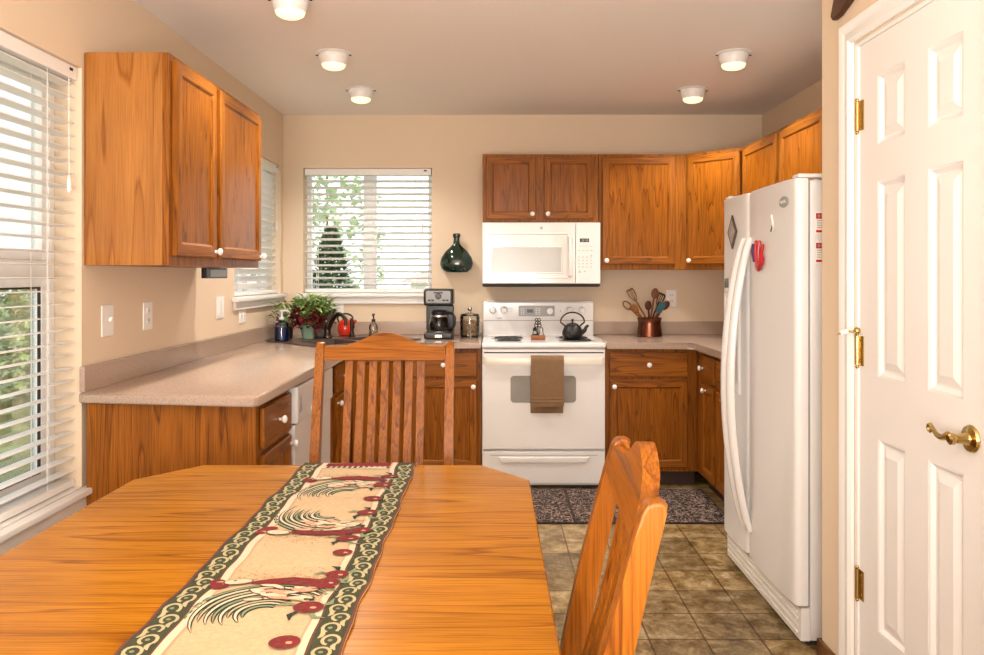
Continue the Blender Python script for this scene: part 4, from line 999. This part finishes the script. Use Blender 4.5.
utensil('wooden_spoon', 'tan wooden spoon low on left side of the crock', .958, 1.095, 'spoon', UW[0], -.045)
utensil('wooden_spoon', 'dark wooden spoon standing upright in the middle of the crock', 1.050, 1.115, 'spoon', UW[2], -.03, sz=.95)
utensil('wooden_spoon', 'tallest brown wooden spoon in the copper crock', 1.105, 1.195, 'spoon', UW[1], .02, sz=1.05)
utensil('silicone_spatula', 'teal silicone spatula in the copper crock', 1.130, 1.10, 'spatula', TEAL, -.04)
utensil('slotted_turner', 'dark wooden turner behind the teal spatula in the crock', 1.145, 1.155, 'turner', UW[2], .04)
utensil('wooden_spoon', 'dark reddish spoon leaning farthest right from the crock', 1.170, 1.115, 'spoon', UW[2], -.01)

# ------------------------------------------------------------------ green bottle on the wall
t = thing('wall_bottle', 'dark green glass bottle hanging on the wall right of the window', 'bottle', (-.245, D-.0015, 1.335), 0)
GGL = plain('green_bottle_glass', (.004, .026, .015), .05, trans=.25, coat=.6)
m = MB(); m.lathe([(.02, .0), (.075, .004), (.105, .03), (.115, .065), (.105, .105), (.075, .150), (.040, .182), (.024, .20), (.020, .225), (.020, .25), (.026, .252), (.026, .268), (.019, .272), (.014, .272)], (0, -.062, 0), 40, sy=.52); m.build('flask', GGL, t)
m = MB(); m.tube([(.022*math.cos(a), -.062+.014*math.sin(a), .247) for a in [i*2*PI/16 for i in range(17)]], .003, 6); m.tube([(0, -.045, .247), (0, -.01, .262), (0, -.001, .262)], .0025, 6); m.build('hanging_wire', MATBLK, t)

# ------------------------------------------------------------------ sink corner: soap, plants, red kettle, dispenser
def leaf(m, p, d, up, L_, w, mi=0):
    d = d.normalized(); s = d.cross(up).normalized() if abs(d.dot(up)) < .98 else Vector((1, 0, 0)); n = s.cross(d)
    a, b = p+d*L_*.45+s*w+n*w*.25, p+d*L_*.45-s*w+n*w*.25; tip = p+d*L_-n*L_*.12; mid = p+d*L_*.5
    m.poly([p, a, tip, mid], mi); m.poly([p, mid, tip, b], mi)
GRN = leafm('leaf_green', (.09, .20, .035), (.26, .42, .10)); DRD = leafm('leaf_dark_red', (.10, .008, .012), (.26, .02, .03)); LGR = leafm('leaf_pale_green', (.30, .42, .16), (.45, .55, .25))
SOIL = plain('potting_soil', (.03, .02, .014), .95)
def plant(label, loc, pot_prof, potmat, spec, seed, square=False):
    t = thing('potted_plant', label, 'potted plant', loc, .4)
    m = MB(); m.lathe(pot_prof, seg=4 if square else 24); m.build('pot', potmat, t, smooth=30)
    rt, zt = max(r for r, z in pot_prof), max(z for r, z in pot_prof)
    m = MB(); m.lathe([(rt*.62, zt-.02), (rt*.62, zt-.008), (.001, zt-.006)], seg=16); m.build('soil', SOIL, t)
    random.seed(seed)
    for nm, mat, n, R, z0, z1, L_, w in spec:
        m = MB(); st = MB()
        for i in range(n):
            a = random.uniform(0, 2*PI); r = R*random.random()**.6; z = random.uniform(z0, z1)
            p = Vector((r*math.cos(a), r*math.sin(a), zt+z)); d = Vector((math.cos(a+random.uniform(-.8, .8)), math.sin(a+random.uniform(-.8, .8)), random.uniform(-.5, .9)))
            leaf(m, p, d, Vector((0, 0, 1)), L_*random.uniform(.7, 1.2), w*random.uniform(.7, 1.2))
            if i % 5 == 0: st.tube([(p.x*.15, p.y*.15, zt-.006), (p.x*.6, p.y*.6, zt+z*.6), tuple(p)], .0018, 5)
        fo = m.build(nm, mat, t, smooth=0, recalc=False); st.build('stem', GRN, fo)
gx, gy = -1.175, 4.985
plant('dark red and green foliage plant in a sage green pot behind the sink', (gx, gy, ZS), [(.034, 0), (.037, .003), (.048, .082), (.052, .088), (.047, .088), (.044, .08)], plain('sage_pot', (.22, .36, .25), .35),
      [('red_foliage', DRD, 260, .085, -.02, .12, .055, .019), ('green_foliage', GRN, 110, .12, .08, .175, .06, .018), ('pale_leaves', LGR, 60, .10, .10, .185, .045, .014)], 3)
plant('bushy green plant in a grey pot to the left of the faucet', (-1.135, 5.155, ZS), [(.040, 0), (.044, .004), (.048, .085), (.050, .092), (.045, .092), (.043, .084)], plain('grey_pot', (.16, .135, .11), .6),
      [('green_foliage', GRN, 120, .10, .02, .15, .055, .017), ('pale_leaves', LGR, 70, .085, .06, .16, .045, .014), ('red_foliage', DRD, 90, .08, .0, .06, .05, .015)], 8)
plant('small leafy plant in a dark pot on the counter corner', (-1.325, 5.02, CZ1+.0008), [(.036, 0), (.04, .003), (.045, .075), (.047, .08), (.042, .08), (.04, .075)], plain('black_pot', (.03, .022, .02), .4),
      [('green_foliage', GRN, 110, .085, .03, .16, .05, .014), ('red_foliage', DRD, 60, .075, .0, .08, .05, .015)], 5)
t = thing('soap_bottle', 'clear pump bottle of blue dish soap left of the sink', 'soap bottle', (-1.295, 4.805, ZS), .3)
m = MB(); m.lathe([(.040, 0), (.044, .006), (.044, .085), (.036, .110), (.016, .122), (.014, .132)], seg=24); m.build('bottle', glass('soap_plastic', (.85, .9, .95), 1), t)
m = MB(); m.lathe([(.040, .003), (.0425, .007), (.0425, .085), (.001, .0855)], seg=22); m.build('blue_soap', plain('blue_liquid', (.006, .02, .10), .15), t)
m = MB(); m.lathe([(.0165, .1325), (.0165, .146), (.007, .149), (.0055, .178), (.012, .181), (.012, .191), (.001, .194)], seg=16); m.tube([(0, 0, .186), (.035, -.012, .187), (.045, -.016, .178)], [.006, .005, .004], 8); m.build('pump', plain('clear_pump', (.62, .66, .70), .2), t)
rx_, ry_ = -.985, 5.235
t = thing('red_kettle', 'small round red kettle with dark handle behind the faucet', 'kettle', (rx_, ry_, CZ1+.0088), 0)
REDK = plain('red_enamel', (.62, .035, .015), .12, coat=.6)
m = MB(); m.lathe([(.036, 0), (.044, .004), (.053, .035), (.053, .06), (.044, .09), (.028, .104), (.020, .107)], seg=30); m.build('body', REDK, t)
m = MB(); m.lathe([(.021, .1075), (.017, .114), (.007, .116), (.007, .124), (.009, .128), (.001, .131)], seg=18); m.build('lid', BLACK, t)
m = MB(); m.tube([(.042, 0, .07), (.062, 0, .088), (.072, 0, .105)], [.013, .010, .008], 10); m.build('spout', REDK, t)
m = MB(); m.tube([(-.04, 0, .088)]+[(-.052*math.cos(a), 0, .112+.035*math.sin(a)) for a in [i*PI/10 for i in range(11)]]+[(.04, 0, .088)], .006, 8); m.build('handle', BLACK, t)
t = thing('soap_dispenser', 'small glass dispenser with black pump right of the sink', 'soap dispenser', (-.795, 5.23, CZ1+.0008), 0)
m = MB(); m.lathe([(.026, 0), (.029, .004), (.029, .07), (.022, .088), (.012, .094), (.012, .10)], seg=22); m.build('bottle', CLEAR, t)
m = MB(); m.lathe([(.025, .003), (.0272, .006), (.0272, .04), (.001, .0405)], seg=20); m.build('soap', plain('amber_soap', (.45, .30, .14), .3), t)
m = MB(); m.lathe([(.0135, .1005), (.0135, .118), (.005, .120), (.005, .142), (.010, .144), (.010, .155), (.001, .157)], seg=16); m.tube([(0, 0, .150), (0, -.03, .150), (0, -.038, .143)], .0045, 8); m.build('pump', BLACK, t)

# ------------------------------------------------------------------ carved piece above the pantry door
t = thing('wall_carving', 'dark brown carved wooden piece on the wall above the pantry door', 'wall decoration', (XP-.001, 2.45, 2.178), -PI/2)
m = MB(); m.prism([(-.085, -.02), (-.07, -.036), (-.03, -.034), (.06, -.005), (.20, .035), (.30, .045), (.32, .065), (.28, .095), (.16, .105), (.02, .075), (-.06, .03)], lambda u, v, s: (u, s, v), -.022, 0, bev=.006); m.build('carving', oak('walnut_carving', (.11, .045, .025), (.05, .018, .01), 0), t)

# ------------------------------------------------------------------ outside
GR = plain('lawn_grass', (.20, .24, .10), .95, var=.35, vscale=3, bump=.6, bscale=40)
m = MB(); m.box(-40, 40, -20, 60, -.62, -.42); struct(m.build('ground', GR, smooth=0))
def shrub(name, label, cat, loc, R, Hh, n, mat, seed, cone=False, size=.10):
    t = thing(name, label, cat, loc); random.seed(seed); m = MB()
    for i in range(n):
        h = random.random(); a = random.uniform(0, 2*PI)
        prof = (1-h)**.7 if cone else math.sin(PI*min(1, .18+h*.82))**.6
        r = R*prof*random.random()**.35; p = Vector((r*math.cos(a), r*math.sin(a), .12+h*Hh))
        d = Vector((math.cos(a), math.sin(a), random.uniform(-.3, 1)))+Vector((random.uniform(-.7, .7), random.uniform(-.7, .7), random.uniform(-.7, .7)))
        leaf(m, p, d, Vector((0, 0, 1)), size*random.uniform(.6, 1.3), size*.3*random.uniform(.6, 1.3))
    m.build('foliage', mat, t, smooth=0, recalc=False)
    m = MB(); m.tube([(0, 0, .0), (.02, .01, Hh*.4), (0, 0, Hh*.8)], [.05, .035, .012], 8); m.build('trunk', UW[1], t)
    return t
BG = leafm('shrub_dark_green', (.03, .065, .03), (.10, .16, .08)); BL = leafm('shrub_light_green', (.16, .25, .07), (.40, .50, .22)); BM = leafm('tree_pale_green', (.40, .50, .32), (.6, .68, .5))
shrub('conical_shrub', 'dark green cone-shaped evergreen outside the back window', 'shrub', (-1.86, 9.0, -.42), .50, 2.15, 3800, BG, 1, True, .09)
shrub('tree', 'pale sunlit tree far beyond the back window', 'tree', (-3.6, 17, -.42), 1.2, 5.0, 1500, BM, 2, size=.3)
shrub('shrub', 'light green bush on the lawn outside the tall left window', 'shrub', (-6.9, 10.6, -.42), 1.3, 1.9, 3000, BL, 3, size=.16)
shrub('shrub', 'leafy bush farther left on the lawn outside the tall window', 'shrub', (-9.3, 8.6, -.42), 1.2, 2.3, 2600, BL, 4, size=.17)
shrub('tree', 'tall tree standing behind the light bushes on left lawn', 'tree', (-12.5, 15.5, -.42), 2.0, 5.5, 1500, BL, 5, size=.30)
shrub('shrub', 'grey-green bush outside the small left window', 'shrub', (-3.3, 8.2, -.42), .9, 2.3, 2200, BG, 6, size=.12)
t = thing('neighbour_house', 'pale house with pinkish roof far beyond the back window', 'house', (.4, 27, -.42))
m = MB(); m.box(-3, 3, -2, 2, 0, 1.5); m.build('walls', plain('pale_siding', (.75, .70, .68), .8), t, smooth=0)
m = MB(); m.prism([(-3.4, 1.5), (3.4, 1.5), (0, 2.9)], lambda u, v, s: (u, s, v), -2.3, 2.3); m.build('roof', plain('pinkish_shingles', (.52, .42, .42), .9), t, smooth=0)
